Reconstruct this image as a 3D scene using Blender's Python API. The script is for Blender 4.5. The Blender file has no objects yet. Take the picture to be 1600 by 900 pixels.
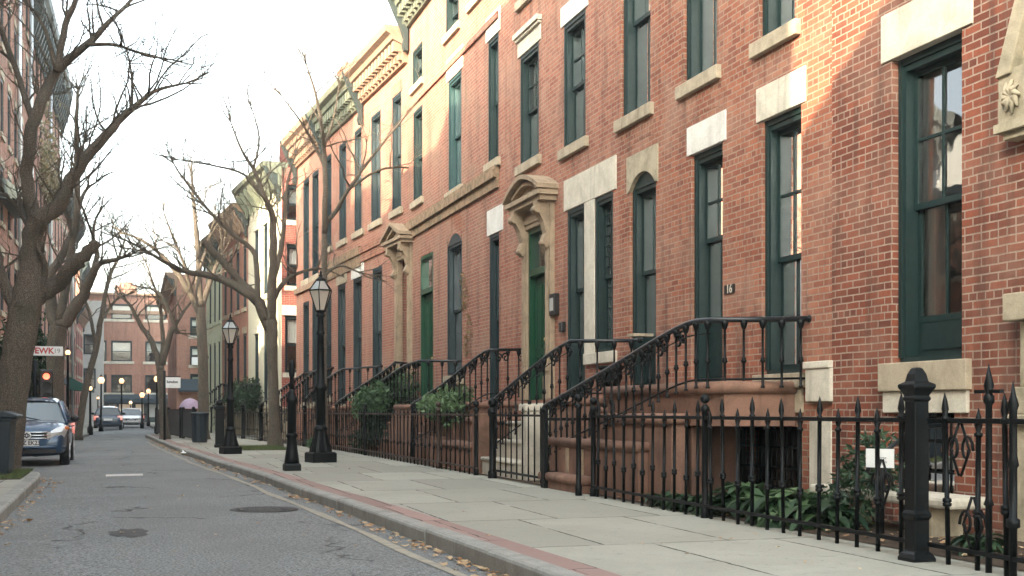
import bpy, math, random
from mathutils import Vector, Matrix

# ------------------------------------------------------------------ camera, sky, sun, exposure
SC = bpy.context.scene
COL = SC.collection
FPX, HOR, EYE = 1830.0, 642.0, 1.10          # focal length in px of the 1600 px photo, horizon row, eye height above pavement
TH = math.atan2(613.0, FPX)
CT, ST = math.cos(TH), math.sin(TH)

cam_d = bpy.data.cameras.new('camera')
cam = bpy.data.objects.new('camera', cam_d)
COL.objects.link(cam)
cam.location = (0, 0, EYE)
cam.rotation_euler = (math.radians(90), 0, -TH)
cam_d.sensor_width = 36
cam_d.lens = 36 * FPX / 1600
cam_d.shift_y = (HOR - 450) / 1600
cam_d.clip_start, cam_d.clip_end = 0.1, 3000
SC.camera = cam

SUN_EL, SUN_AZ = 19.0, 236.0                 # azimuth clockwise from +Y; the sun stands behind the camera to the left
world = bpy.data.worlds.new('World')
SC.world = world
world.use_nodes = True
wn, wl = world.node_tree.nodes, world.node_tree.links
bg = wn['Background']
sky = wn.new('ShaderNodeTexSky')
sky.sky_type = 'NISHITA'
sky.sun_disc = False
sky.sun_elevation = math.radians(SUN_EL)
sky.sun_rotation = math.radians(SUN_AZ)
sky.air_density, sky.dust_density, sky.ozone_density = 1.0, 4.5, 0.6
hs = wn.new('ShaderNodeHueSaturation')
hs.inputs['Saturation'].default_value = 0.45  # thin high cloud takes most of the blue out of the sky
wl.new(sky.outputs[0], hs.inputs['Color'])
tint = wn.new('ShaderNodeMix'); tint.data_type = 'RGBA'; tint.blend_type = 'MULTIPLY'
tint.inputs[0].default_value = 1.0
tint.inputs[7].default_value = (0.965, 1.0, 0.945, 1)
wl.new(hs.outputs[0], tint.inputs[6])
wl.new(tint.outputs[2], bg.inputs['Color'])
bg.inputs['Strength'].default_value = 0.15

sun_d = bpy.data.lights.new('sun', 'SUN')
sun_d.energy = 2.0
sun_d.angle = math.radians(0.6)
sun_d.color = (1.0, 0.77, 0.53)
sun = bpy.data.objects.new('sun', sun_d)
COL.objects.link(sun)
_a, _e = math.radians(SUN_AZ), math.radians(SUN_EL)
_sd = Vector((math.sin(_a) * math.cos(_e), math.cos(_a) * math.cos(_e), math.sin(_e)))
sun.rotation_euler = (-_sd).to_track_quat('-Z', 'Y').to_euler()
sun.location = (-20, -20, 40)

SC.view_settings.view_transform = 'Standard'
SC.view_settings.look = 'None'
SC.view_settings.gamma = 1.0
SC.view_settings.use_curve_mapping = False
SC.view_settings.exposure = 3.13
SC.render.engine = 'CYCLES'
SC.cycles.max_bounces = 8
SC.cycles.transparent_max_bounces = 12
SC.cycles.use_denoising = True

R = random.Random(7)

# ------------------------------------------------------------------ measuring helpers (photo row/column -> metres on a known plane)
def tt(px): return (px - 800) / FPX
def y_at(px, X):
    t = tt(px); return X * (CT - t * ST) / (ST + t * CT)
def x_at(px, Y):
    t = tt(px); return Y * (ST + t * CT) / (CT - t * ST)
def z_at(py, X, Y): return EYE + (HOR - py) * (X * ST + Y * CT) / FPX
def ground(px, py, Z=0.0):
    d = FPX * (EYE - Z) / (py - HOR); xr = tt(px) * d
    return Vector((xr * CT + d * ST, d * CT - xr * ST, Z))
def at(px, py, Y):
    X = x_at(px, Y); return Vector((X, Y, z_at(py, X, Y)))

class Front:
    """the line of a facade on the plan, from end a to end b; u runs from a, outward is to the left of a->b"""
    def __init__(s, a, b):
        s.a, s.b = Vector(a), Vector(b)
        s.L = (s.b - s.a).length
        s.e = (s.b - s.a) / s.L
        s.rot = math.atan2(s.e.y, s.e.x)
    def u(s, px):
        t = tt(px); dx, dy = t * CT + ST, CT - t * ST
        return -(s.a.x * dy - s.a.y * dx) / (s.e.x * dy - s.e.y * dx)
    def z(s, px, py):
        p = s.a + s.e * s.u(px)
        return z_at(py, p.x, p.y)
    def pt(s, u, out=0.0, z=0.0):
        p = s.a + s.e * u + Vector((-s.e.y, s.e.x)) * out
        return Vector((p.x, p.y, z))

# ------------------------------------------------------------------ mesh helpers
class MB:
    def __init__(s): s.v, s.f, s.sm = [], [], []
    def face(s, pts, smooth=False):
        n = len(s.v); s.v += [tuple(p) for p in pts]; s.f.append(tuple(range(n, n + len(pts)))); s.sm.append(smooth)
    def grid(s, rows, closed=False, smooth=True, cap=False):
        n = len(s.v); w = len(rows[0])
        for r in rows: s.v += [tuple(p) for p in r]
        for i in range(len(rows) - 1):
            for j in range(w if closed else w - 1):
                k = (j + 1) % w
                s.f.append((n + i * w + j, n + i * w + k, n + (i + 1) * w + k, n + (i + 1) * w + j)); s.sm.append(smooth)
        if cap:
            s.f.append(tuple(n + j for j in reversed(range(w)))); s.sm.append(False)
            s.f.append(tuple(n + (len(rows) - 1) * w + j for j in range(w))); s.sm.append(False)
    def box(s, x0, x1, y0, y1, z0, z1):
        n = len(s.v)
        s.v += [(x0, y0, z0), (x1, y0, z0), (x1, y1, z0), (x0, y1, z0), (x0, y0, z1), (x1, y0, z1), (x1, y1, z1), (x0, y1, z1)]
        for q in ((0, 3, 2, 1), (4, 5, 6, 7), (0, 1, 5, 4), (1, 2, 6, 5), (2, 3, 7, 6), (3, 0, 4, 7)):
            s.f.append(tuple(n + i for i in q)); s.sm.append(False)
    def obox(s, M, x0, x1, y0, y1, z0, z1):
        n = len(s.v); s.box(x0, x1, y0, y1, z0, z1)
        for i in range(n, len(s.v)): s.v[i] = tuple(M @ Vector(s.v[i]))
    def tube(s, pts, radii, seg=8, cap=True, smooth=True):
        pts = [Vector(p) for p in pts]
        if not hasattr(radii, '__len__'): radii = [radii] * len(pts)
        rows = []; ref = None
        for i, p in enumerate(pts):
            d = (pts[min(i + 1, len(pts) - 1)] - pts[max(i - 1, 0)])
            if d.length < 1e-9: d = Vector((0, 0, 1))
            d.normalize()
            if ref is None:
                ref = d.orthogonal().normalized()
            ref = (ref - d * ref.dot(d))
            if ref.length < 1e-6: ref = d.orthogonal()
            ref.normalize(); b = d.cross(ref)
            rows.append([p + (ref * math.cos(6.28318 * k / seg) + b * math.sin(6.28318 * k / seg)) * radii[i] for k in range(seg)])
        s.grid(rows, closed=True, smooth=smooth, cap=cap)
    def lathe(s, prof, seg=12, c=(0, 0, 0), smooth=True, start=0.0):
        """prof: (radius, z) from bottom to top"""
        rows = [[(c[0] + r * math.cos(start + 6.28318 * k / seg), c[1] + r * math.sin(start + 6.28318 * k / seg), c[2] + z) for k in range(seg)] for r, z in prof]
        s.grid(rows, closed=True, smooth=smooth, cap=True)
    def ball(s, c, r, seg=10, rings=6, sz=1.0):
        s.lathe([(max(1e-4, r * math.sin(math.pi * i / rings)), -r * sz * math.cos(math.pi * i / rings)) for i in range(rings + 1)], seg, c)
    def prism(s, pts, axis, a0, a1, smooth=False):
        """polygon pts (2-D) swept along axis 'x','y' or 'z' from a0 to a1"""
        def P(p, a):
            return {'x': (a, p[0], p[1]), 'y': (p[0], a, p[1]), 'z': (p[0], p[1], a)}[axis]
        n = len(s.v); m = len(pts)
        s.v += [P(p, a0) for p in pts] + [P(p, a1) for p in pts]
        for i in range(m):
            k = (i + 1) % m
            s.f.append((n + i, n + k, n + m + k, n + m + i)); s.sm.append(smooth)
        s.f.append(tuple(n + i for i in reversed(range(m)))); s.sm.append(False)
        s.f.append(tuple(n + m + i for i in range(m))); s.sm.append(False)
    def mesh(s, name, mat, fix=True):
        me = bpy.data.meshes.new(name)
        me.from_pydata(s.v, [], s.f)
        for p, q in zip(me.polygons, s.sm): p.use_smooth = q
        if mat: me.materials.append(mat)
        if fix:
            import bmesh
            bm = bmesh.new(); bm.from_mesh(me); bmesh.ops.recalc_face_normals(bm, faces=bm.faces); bm.to_mesh(me); bm.free()
        me.update()
        return me
    def build(s, name, mat, parent=None, bevel=0.0, fix=True, loc=None):
        o = bpy.data.objects.new(name, s.mesh(name, mat, fix))
        COL.objects.link(o)
        if parent: o.parent = parent
        if loc: o.location = loc
        if bevel:
            m = o.modifiers.new('bevel', 'BEVEL'); m.width = bevel; m.segments = 2; m.limit_method = 'ANGLE'
        return o

def tag(o, label, cat, group=None, kind=None):
    if label: o['label'] = label
    if cat: o['category'] = cat
    if group: o['group'] = group
    if kind: o['kind'] = kind
    return o
def thing(name, label, cat, loc=(0, 0, 0), rz=0.0, group=None):
    o = bpy.data.objects.new(name, None); COL.objects.link(o)
    o.empty_display_size = 0.2
    o.location = loc; o.rotation_euler = (0, 0, rz)
    return tag(o, label, cat, group)
def struct(name, mb, mat, kind='structure', fix=True):
    o = mb.build(name, mat, fix=fix); o['kind'] = kind; return o
def place(name, me, parent, loc=(0, 0, 0), rot=(0, 0, 0), scale=(1, 1, 1)):
    o = bpy.data.objects.new(name, me); COL.objects.link(o)
    o.parent = parent; o.location = loc; o.rotation_euler = rot; o.scale = scale
    return o
def dup(root, loc, rz, label=None, group=None):
    r = root.copy(); COL.objects.link(r); r.location = loc; r.rotation_euler = (0, 0, rz)
    if label: r['label'] = label
    if group: r['group'] = group
    for ch in list(root.children):
        c = ch.copy(); COL.objects.link(c); c.parent = r
        for g in ch.children:
            d = g.copy(); COL.objects.link(d); d.parent = c
    return r
def text(name, body, size, mat, parent, loc, rot, align='CENTER', sx=1.0, bold=0.0):
    cu = bpy.data.curves.new(name, 'FONT'); cu.body = body; cu.size = size; cu.align_x = align; cu.align_y = 'CENTER'
    cu.offset = bold; cu.extrude = 0.001
    o = bpy.data.objects.new(name, cu); COL.objects.link(o); cu.materials.append(mat)
    me = bpy.data.meshes.new_from_object(o.evaluated_get(bpy.context.evaluated_depsgraph_get()))
    bpy.data.objects.remove(o)
    o = bpy.data.objects.new(name, me); COL.objects.link(o)
    o.parent = parent; o.location = loc; o.rotation_euler = rot; o.scale = (sx, 1, 1)
    return o

# ------------------------------------------------------------------ materials
class NT:
    def __init__(s, name):
        s.m = bpy.data.materials.new(name); s.m.use_nodes = True
        s.n, s.l = s.m.node_tree.nodes, s.m.node_tree.links
        s.b = s.n['Principled BSDF']; s.out = s.n['Material Output']
    def add(s, t, **kw):
        n = s.n.new(t)
        for k, v in kw.items(): setattr(n, k, v)
        return n
    def put(s, sock, v):
        if hasattr(v, 'is_output'): s.l.new(v, sock)
        elif v is not None: sock.default_value = v if not (hasattr(v, '__len__') and len(v) == 3 and sock.type == 'RGBA') else (*v, 1)
    def mix(s, f, a, b, mode='MIX'):
        n = s.add('ShaderNodeMix', data_type='RGBA', blend_type=mode)
        s.put(n.inputs[0], f); s.put(n.inputs[6], a); s.put(n.inputs[7], b)
        return n.outputs[2]
    def math(s, op, a, b=None, c=None):
        n = s.add('ShaderNodeMath', operation=op)
        s.put(n.inputs[0], a)
        if b is not None: s.put(n.inputs[1], b)
        if c is not None: s.put(n.inputs[2], c)
        return n.outputs[0]
    def coord(s, which='Object', scale=None):
        o = s.add('ShaderNodeTexCoord').outputs[which]
        if scale:
            mp = s.add('ShaderNodeMapping'); mp.inputs['Scale'].default_value = scale
            s.l.new(o, mp.inputs[0]); o = mp.outputs[0]
        return o
    def noise(s, vec, scale, detail=4, rough=0.55, dist=0.0):
        n = s.add('ShaderNodeTexNoise'); s.l.new(vec, n.inputs['Vector'])
        n.inputs['Scale'].default_value = scale; n.inputs['Detail'].default_value = detail; n.inputs['Roughness'].default_value = rough
        n.inputs['Distortion'].default_value = dist
        return n.outputs[0]
    def ramp(s, f, p0, p1, c0=(0, 0, 0), c1=(1, 1, 1)):
        n = s.add('ShaderNodeValToRGB'); s.l.new(f, n.inputs[0])
        e = n.color_ramp.elements
        e[0].position, e[1].position = p0, p1; e[0].color, e[1].color = (*c0, 1), (*c1, 1)
        return n.outputs[0]
    def bump(s, h, strength=0.3, dist=0.01):
        n = s.add('ShaderNodeBump'); n.inputs['Strength'].default_value = strength; n.inputs['Distance'].default_value = dist
        s.l.new(h, n.inputs['Height']); s.l.new(n.outputs[0], s.b.inputs['Normal'])
    def done(s, color=None, rough=0.7, metal=0.0, spec=None):
        s.put(s.b.inputs['Base Color'], color); s.put(s.b.inputs['Roughness'], rough); s.b.inputs['Metallic'].default_value = metal
        if spec is not None: s.b.inputs['Specular IOR Level'].default_value = spec
        return s.m

def wall_uv(n):
    """metres along the wall and up, on whichever way the face turns"""
    tc = n.add('ShaderNodeTexCoord')
    so = n.add('ShaderNodeSeparateXYZ'); n.l.new(tc.outputs['Object'], so.inputs[0])
    sn = n.add('ShaderNodeSeparateXYZ'); n.l.new(tc.outputs['Normal'], sn.inputs[0])
    k = n.math('GREATER_THAN', n.math('ABSOLUTE', sn.outputs[0]), 0.7)
    u = n.math('ADD', n.math('MULTIPLY', so.outputs[0], n.math('SUBTRACT', 1.0, k)), n.math('MULTIPLY', so.outputs[1], k))
    cb = n.add('ShaderNodeCombineXYZ'); n.l.new(u, cb.inputs[0]); n.l.new(so.outputs[2], cb.inputs[1])
    return cb.outputs[0], tc.outputs['Object']

def brick(name, c1, c2, mortar, tan=(0.36, 0.225, 0.165), tan_amt=0.55, seed=0.0, mort=0.009, soot=0.4):
    n = NT(name)
    uv, ob = wall_uv(n)
    wob = n.add('ShaderNodeVectorMath', operation='ADD')
    nz = n.add('ShaderNodeTexNoise'); n.l.new(uv, nz.inputs['Vector']); nz.inputs['Scale'].default_value = 5.0; nz.inputs['Detail'].default_value = 3
    sc = n.add('ShaderNodeVectorMath', operation='SCALE'); n.l.new(nz.outputs['Color'], sc.inputs[0]); sc.inputs['Scale'].default_value = 0.012
    n.l.new(uv, wob.inputs[0]); n.l.new(sc.outputs[0], wob.inputs[1])
    bt = n.add('ShaderNodeTexBrick'); n.l.new(wob.outputs[0], bt.inputs['Vector'])
    bt.offset, bt.offset_frequency, bt.squash, bt.squash_frequency = 0.5, 2, 0.5, 7
    for k, v in (('Scale', 1.0), ('Mortar Size', mort), ('Mortar Smooth', 0.25), ('Bias', 0.0), ('Brick Width', 0.212), ('Row Height', 0.0745)):
        bt.inputs[k].default_value = v
    bt.inputs['Color1'].default_value = (*c1, 1); bt.inputs['Color2'].default_value = (*c2, 1); bt.inputs['Mortar'].default_value = (*mortar, 1)
    fine = n.noise(ob, 30, 5, 0.65)
    blotch = n.noise(ob, 1.1, 6, 0.6, 0.6)
    mid = n.noise(ob, 6.0, 4, 0.6)
    col = n.mix(n.ramp(fine, 0.3, 0.7, (0.25,) * 3, (0.0,) * 3), bt.outputs['Color'], (0.03, 0.015, 0.012))
    # weathered places: thin lime wash and tan dust that has its own outline
    fade = n.math('MULTIPLY', n.ramp(blotch, 0.44, 0.66), tan_amt)
    col = n.mix(fade, col, tan)
    mp = n.add('ShaderNodeMapping'); mp.inputs['Scale'].default_value = (2.2, 2.2, 0.25); mp.inputs['Location'].default_value = (seed, seed, 0)
    n.l.new(ob, mp.inputs[0])
    streak = n.noise(mp.outputs[0], 1.6, 5, 0.65)
    col = n.mix(n.math('MULTIPLY', n.ramp(streak, 0.50, 0.70), soot), col, (0.05, 0.035, 0.03))
    col = n.mix(n.math('MULTIPLY', n.ramp(mid, 0.4, 0.75), 0.25), col, (0.12, 0.05, 0.035))
    h = n.math('ADD', n.math('MULTIPLY', n.math('SUBTRACT', 1.0, bt.outputs['Fac']), 1.0), n.math('MULTIPLY', fine, 0.5))
    n.bump(h, 0.7, 0.008)
    return n.done(col, 0.9, spec=0.25)

def stone(name, c, dark, scale=3.0, amt=0.6, rough=0.85, speck=0.35):
    n = NT(name); ob = n.coord()
    a = n.noise(ob, scale, 6, 0.65, 0.4); b = n.noise(ob, 70, 3, 0.7)
    mp = n.add('ShaderNodeMapping'); mp.inputs['Scale'].default_value = (4, 4, 0.5); n.l.new(ob, mp.inputs[0])
    st = n.noise(mp.outputs[0], 1.5, 5, 0.6)
    col = n.mix(n.math('MULTIPLY', n.ramp(a, 0.42, 0.7), amt), c, dark)
    col = n.mix(n.math('MULTIPLY', n.ramp(st, 0.55, 0.75), amt * 0.7), col, tuple(x * 0.55 for x in dark))
    col = n.mix(n.math('MULTIPLY', n.ramp(b, 0.35, 0.6, (1,) * 3, (0,) * 3), speck), col, tuple(x * 0.45 for x in c))
    n.bump(n.math('ADD', b, n.math('MULTIPLY', a, 2.0)), 0.35, 0.006)
    return n.done(col, rough, spec=0.3)

def paint(name, c, rough=0.5, wear=0.25, under=None, scale=9.0, bump=0.12):
    n = NT(name); ob = n.coord()
    a = n.noise(ob, scale, 6, 0.65, 0.3); b = n.noise(ob, 60, 3, 0.6)
    under = under or tuple(x * 0.45 for x in c)
    col = n.mix(n.math('MULTIPLY', n.ramp(a, 0.42, 0.72), wear), c, under)
    n.bump(b, bump, 0.003)
    return n.done(col, n.math('ADD', n.math('MULTIPLY', a, 0.3), rough - 0.15))

def plain(name, c, rough=0.6, metal=0.0, spec=None): return NT(name).done((*c, 1), rough, metal, spec)
def glow(name, c, strength):
    n = NT(name); n.b.inputs['Emission Color'].default_value = (*c, 1); n.b.inputs['Emission Strength'].default_value = strength
    return n.done((0.8, 0.75, 0.65), 0.4)
def glass(name, tint=(0.95, 0.97, 0.96), refl=1.0, rough=0.015, wavy=0.05, tilt=0.0):
    n = NT(name); n.n.remove(n.b)
    tr = n.add('ShaderNodeBsdfTransparent'); tr.inputs[0].default_value = (*tint, 1)
    gl = n.add('ShaderNodeBsdfGlossy'); gl.inputs['Roughness'].default_value = rough; gl.inputs[0].default_value = (1, 1, 1, 1)
    fr = n.add('ShaderNodeFresnel'); fr.inputs['IOR'].default_value = 1.75
    ob = n.coord(); nz = n.noise(ob, 2.2, 2, 0.5)
    bp = n.add('ShaderNodeBump'); bp.inputs['Strength'].default_value = wavy; bp.inputs['Distance'].default_value = 0.05
    n.l.new(nz, bp.inputs['Height']); 
    va = n.add('ShaderNodeVectorMath', operation='ADD'); n.l.new(bp.outputs[0], va.inputs[0]); va.inputs[1].default_value = (0, 0, tilt)   # tilt tips the shading normal up so panes mirror sky
    vn = n.add('ShaderNodeVectorMath', operation='NORMALIZE'); n.l.new(va.outputs[0], vn.inputs[0]); n.l.new(vn.outputs[0], gl.inputs['Normal'])
    mx = n.add('ShaderNodeMixShader')
    n.l.new(n.math('MINIMUM', n.math('MULTIPLY', fr.outputs[0], refl * 1.6), 1.0), mx.inputs[0])
    n.l.new(tr.outputs[0], mx.inputs[1]); n.l.new(gl.outputs[0], mx.inputs[2]); n.l.new(mx.outputs[0], n.out.inputs[0])
    return n.m

M = {}
M['brick_red'] = brick('brick_red', (0.38, 0.140, 0.080), (0.21, 0.068, 0.043), (0.33, 0.245, 0.185), seed=1.0, soot=0.6)
M['brick_deep'] = brick('brick_deep', (0.27, 0.080, 0.044), (0.13, 0.040, 0.026), (0.36, 0.28, 0.22), tan_amt=0.35, seed=4.0, mort=0.008, soot=0.6)
M['brick_rose'] = brick('brick_rose', (0.42, 0.172, 0.110), (0.27, 0.095, 0.062), (0.35, 0.265, 0.205), tan_amt=0.55, seed=7.0, soot=0.55)
M['brick_tan'] = brick('brick_tan', (0.38, 0.155, 0.105), (0.27, 0.105, 0.072), (0.38, 0.29, 0.225), tan=(0.30, 0.205, 0.145), tan_amt=0.55, seed=11.0)
M['brick_salmon'] = brick('brick_salmon', (0.40, 0.160, 0.105), (0.30, 0.112, 0.075), (0.38, 0.29, 0.23), tan_amt=0.5, seed=15.0)
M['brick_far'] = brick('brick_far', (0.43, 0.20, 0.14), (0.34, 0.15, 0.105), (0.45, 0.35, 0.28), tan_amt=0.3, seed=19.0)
M['brick_crimson'] = brick('brick_crimson', (0.30, 0.06, 0.045), (0.23, 0.045, 0.035), (0.38, 0.25, 0.2), tan_amt=0.1, seed=23.0)
M['limestone'] = stone('limestone', (0.60, 0.555, 0.46), (0.30, 0.27, 0.21), 3.0, 0.65)
M['pale_stone'] = stone('pale_stone', (0.66, 0.645, 0.60), (0.38, 0.36, 0.32), 3.0, 0.5)
M['sandstone'] = stone('sandstone', (0.42, 0.355, 0.26), (0.20, 0.17, 0.12), 4.0, 0.75)
M['old_stone'] = stone('old_stone', (0.42, 0.36, 0.26), (0.16, 0.15, 0.10), 4.0, 0.75)
M['brownstone'] = stone('brownstone', (0.255, 0.142, 0.10), (0.10, 0.062, 0.048), 3.0, 0.75, speck=0.5)
M['brownstone_dark'] = stone('dark_brownstone', (0.17, 0.095, 0.068), (0.07, 0.045, 0.036), 2.5, 0.8, speck=0.5)  # darker copy of brownstone so the steps above read clearly
M['portal_stone'] = stone('portal_stone', (0.36, 0.275, 0.19), (0.17, 0.13, 0.09), 5.0, 0.7)
M['mossy_stone'] = stone('mossy_stone', (0.30, 0.20, 0.13), (0.055, 0.065, 0.035), 6.0, 0.9)
M['teal'] = paint('teal_paint', (0.0045, 0.020, 0.0195), 0.55, 0.4, (0.003, 0.012, 0.0125))
M['teal_light'] = paint('teal_light_paint', (0.015, 0.05, 0.05), 0.5, 0.3, (0.008, 0.03, 0.03))
M['green_door'] = paint('green_door_paint', (0.006, 0.050, 0.024), 0.35, 0.25, (0.004, 0.03, 0.014))
M['navy'] = paint('navy_paint', (0.008, 0.021, 0.025), 0.5, 0.3)
M['red_door'] = paint('red_door_paint', (0.13, 0.03, 0.02), 0.45, 0.35)
M['iron'] = paint('black_iron', (0.0025, 0.0042, 0.0050), 0.48, 0.3, (0.0045, 0.0062, 0.007), 20.0, 0.25); M['iron'].node_tree.nodes['Principled BSDF'].inputs['Specular IOR Level'].default_value = 0.22
M['rusty_iron'] = paint('rusty_iron', (0.045, 0.026, 0.018), 0.6, 0.6, (0.012, 0.011, 0.011), 14.0, 0.3)
M['rail_iron'] = paint('handrail_iron', (0.007, 0.010, 0.013), 0.34, 0.3, (0.010, 0.013, 0.015), 18.0, 0.2)
M['glass'] = glass('window_glass')
M['old_glass'] = glass('old_window_glass', refl=1.35, wavy=0.035, tilt=0.20)
M['lantern_glass'] = glass('lantern_glass', (0.8, 0.78, 0.72), 1.0, 0.1)
M['curtain'] = plain('curtain_cloth', (0.85, 0.84, 0.79), 0.95)
M['blind'] = plain('window_blind', (0.42, 0.43, 0.40), 0.9)
M['room'] = plain('dim_room', (0.035, 0.035, 0.035), 0.95)
M['verdigris'] = paint('weathered_cornice', (0.12, 0.135, 0.095), 0.75, 0.7, (0.055, 0.06, 0.05), 4.0, 0.3)
M['cornice_tan'] = paint('tan_cornice', (0.26, 0.17, 0.115), 0.75, 0.6, (0.13, 0.085, 0.06), 4.0, 0.3)
M['cornice_dark'] = paint('dark_cornice', (0.022, 0.035, 0.033), 0.6, 0.5, (0.05, 0.055, 0.05), 5.0, 0.3)
M['cream'] = paint('cream_masonry_paint', (0.50, 0.48, 0.375), 0.8, 0.35, (0.48, 0.46, 0.36), 2.5, 0.2)
M['mint'] = paint('mint_masonry_paint', (0.50, 0.56, 0.41), 0.8, 0.35, (0.34, 0.4, 0.29), 2.5, 0.2)
M['grey_render'] = paint('grey_render', (0.40, 0.40, 0.38), 0.85, 0.4, (0.27, 0.27, 0.26), 2.0, 0.2)
M['lining'] = plain('room_dark', (0.045, 0.05, 0.05), 0.95)  # room darkness painted in, hides the lit brick behind the panes
M['roof'] = plain('roof_felt', (0.06, 0.06, 0.06), 0.9)
M['metal_pipe'] = plain('pale_metal', (0.55, 0.56, 0.56), 0.35, 0.6)
M['plate_black'] = plain('black_enamel', (0.015, 0.015, 0.016), 0.35)
M['white'] = paint('white_enamel', (0.78, 0.78, 0.76), 0.4, 0.2, (0.6, 0.6, 0.58))
M['ink'] = plain('dark_lettering', (0.03, 0.035, 0.05), 0.6)
M['grey_ink'] = plain('grey_lettering', (0.2, 0.22, 0.22), 0.6)
M['red_ink'] = plain('red_lettering', (0.50, 0.05, 0.05), 0.6)
M['brass'] = plain('worn_brass', (0.6, 0.42, 0.18), 0.35, 0.9)
M['bin'] = paint('bin_plastic', (0.012, 0.022, 0.030), 0.45, 0.3, (0.02, 0.03, 0.035))
M['awning'] = plain('green_canvas', (0.02, 0.09, 0.065), 0.85)
M['awning_dark'] = plain('dark_canvas', (0.03, 0.045, 0.055), 0.85)
M['lilac'] = paint('lilac_nylon', (0.42, 0.33, 0.46), 0.6, 0.5, (0.30, 0.22, 0.34), 14.0, 0.1)
M['rubber'] = plain('tyre_rubber', (0.014, 0.014, 0.015), 0.8)
M['alloy'] = plain('wheel_alloy', (0.5, 0.5, 0.52), 0.35, 0.8)
M['chrome'] = plain('chrome', (0.8, 0.8, 0.82), 0.15, 1.0)
M['lamp_lens'] = plain('headlight_lens', (0.75, 0.73, 0.7), 0.12, 0.35)
M['amber'] = plain('amber_lens', (0.75, 0.22, 0.06), 0.25)
M['red_lens'] = glow('red_tail_lens', (1.0, 0.06, 0.03), 0.08)
M['bulb'] = glow('warm_lamp_globe', (1.0, 0.52, 0.22), 0.32)
M['bulb_amber'] = glow('amber_lamp_globe', (1.0, 0.5, 0.13), 0.28)
M['bulb_red'] = glow('red_signal_lens', (1.0, 0.09, 0.03), 0.5)
M['shop_glow'] = glow('lit_shop_interior', (1.0, 0.6, 0.3), 0.02)
M['bush'] = None

def leafmat(name, c, c2, rough=0.55):
    n = NT(name); g = n.add('ShaderNodeNewGeometry')
    r = g.outputs['Random Per Island']
    col = n.mix(r, c, c2)
    n.b.inputs['Subsurface Weight'].default_value = 0.0
    tl = n.add('ShaderNodeBsdfTranslucent'); n.put(tl.inputs[0], col)
    n.done(col, rough)
    mx = n.add('ShaderNodeMixShader'); mx.inputs[0].default_value = 0.2
    n.l.new(n.b.outputs[0], mx.inputs[1]); n.l.new(tl.outputs[0], mx.inputs[2]); n.l.new(mx.outputs[0], n.out.inputs[0])
    return n.m
M['leaf'] = leafmat('shrub_leaf', (0.025, 0.065, 0.028), (0.075, 0.135, 0.055))
M['leaf_dark'] = leafmat('dark_leaf', (0.012, 0.035, 0.018), (0.035, 0.075, 0.03))
M['leaf_pale'] = leafmat('pale_leaf', (0.06, 0.12, 0.05), (0.14, 0.22, 0.10))
M['leaf_dry'] = leafmat('dry_ivy_leaf', (0.22, 0.13, 0.05), (0.12, 0.12, 0.04))
M['litter'] = leafmat('fallen_leaf', (0.30, 0.15, 0.06), (0.55, 0.42, 0.26), 0.8)
M['grass'] = leafmat('grass_blade', (0.06, 0.10, 0.03), (0.14, 0.17, 0.06), 0.7)
M['flower'] = plain('red_petal', (0.38, 0.06, 0.03), 0.7)

def bark(name, c, c2):
    n = NT(name); ob = n.coord(); sp = n.coord('Object', (9, 9, 1.6))
    a = n.noise(sp, 2.2, 6, 0.7, 0.5); b = n.noise(ob, 2.0, 4, 0.6)
    v = n.add('ShaderNodeTexVoronoi', feature='DISTANCE_TO_EDGE'); n.l.new(n.coord('Object', (22, 22, 4.5)), v.inputs['Vector'])
    crack = n.ramp(v.outputs['Distance'], 0.02, 0.28)
    col = n.mix(n.ramp(a, 0.3, 0.7), c2, c)
    col = n.mix(crack, tuple(x * 0.5 for x in c2), col)
    col = n.mix(n.math('MULTIPLY', n.ramp(b, 0.5, 0.7), 0.45), col, (0.12, 0.13, 0.10))
    n.bump(n.math('ADD', n.math('MULTIPLY', crack, 1.0), a), 0.9, 0.03)
    return n.done(col, 0.95, spec=0.15)
M['bark'] = bark('tree_bark', (0.45, 0.385, 0.305), (0.24, 0.20, 0.158))
M['bark_light'] = bark('pale_bark', (0.20, 0.155, 0.115), (0.10, 0.078, 0.058))

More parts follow.
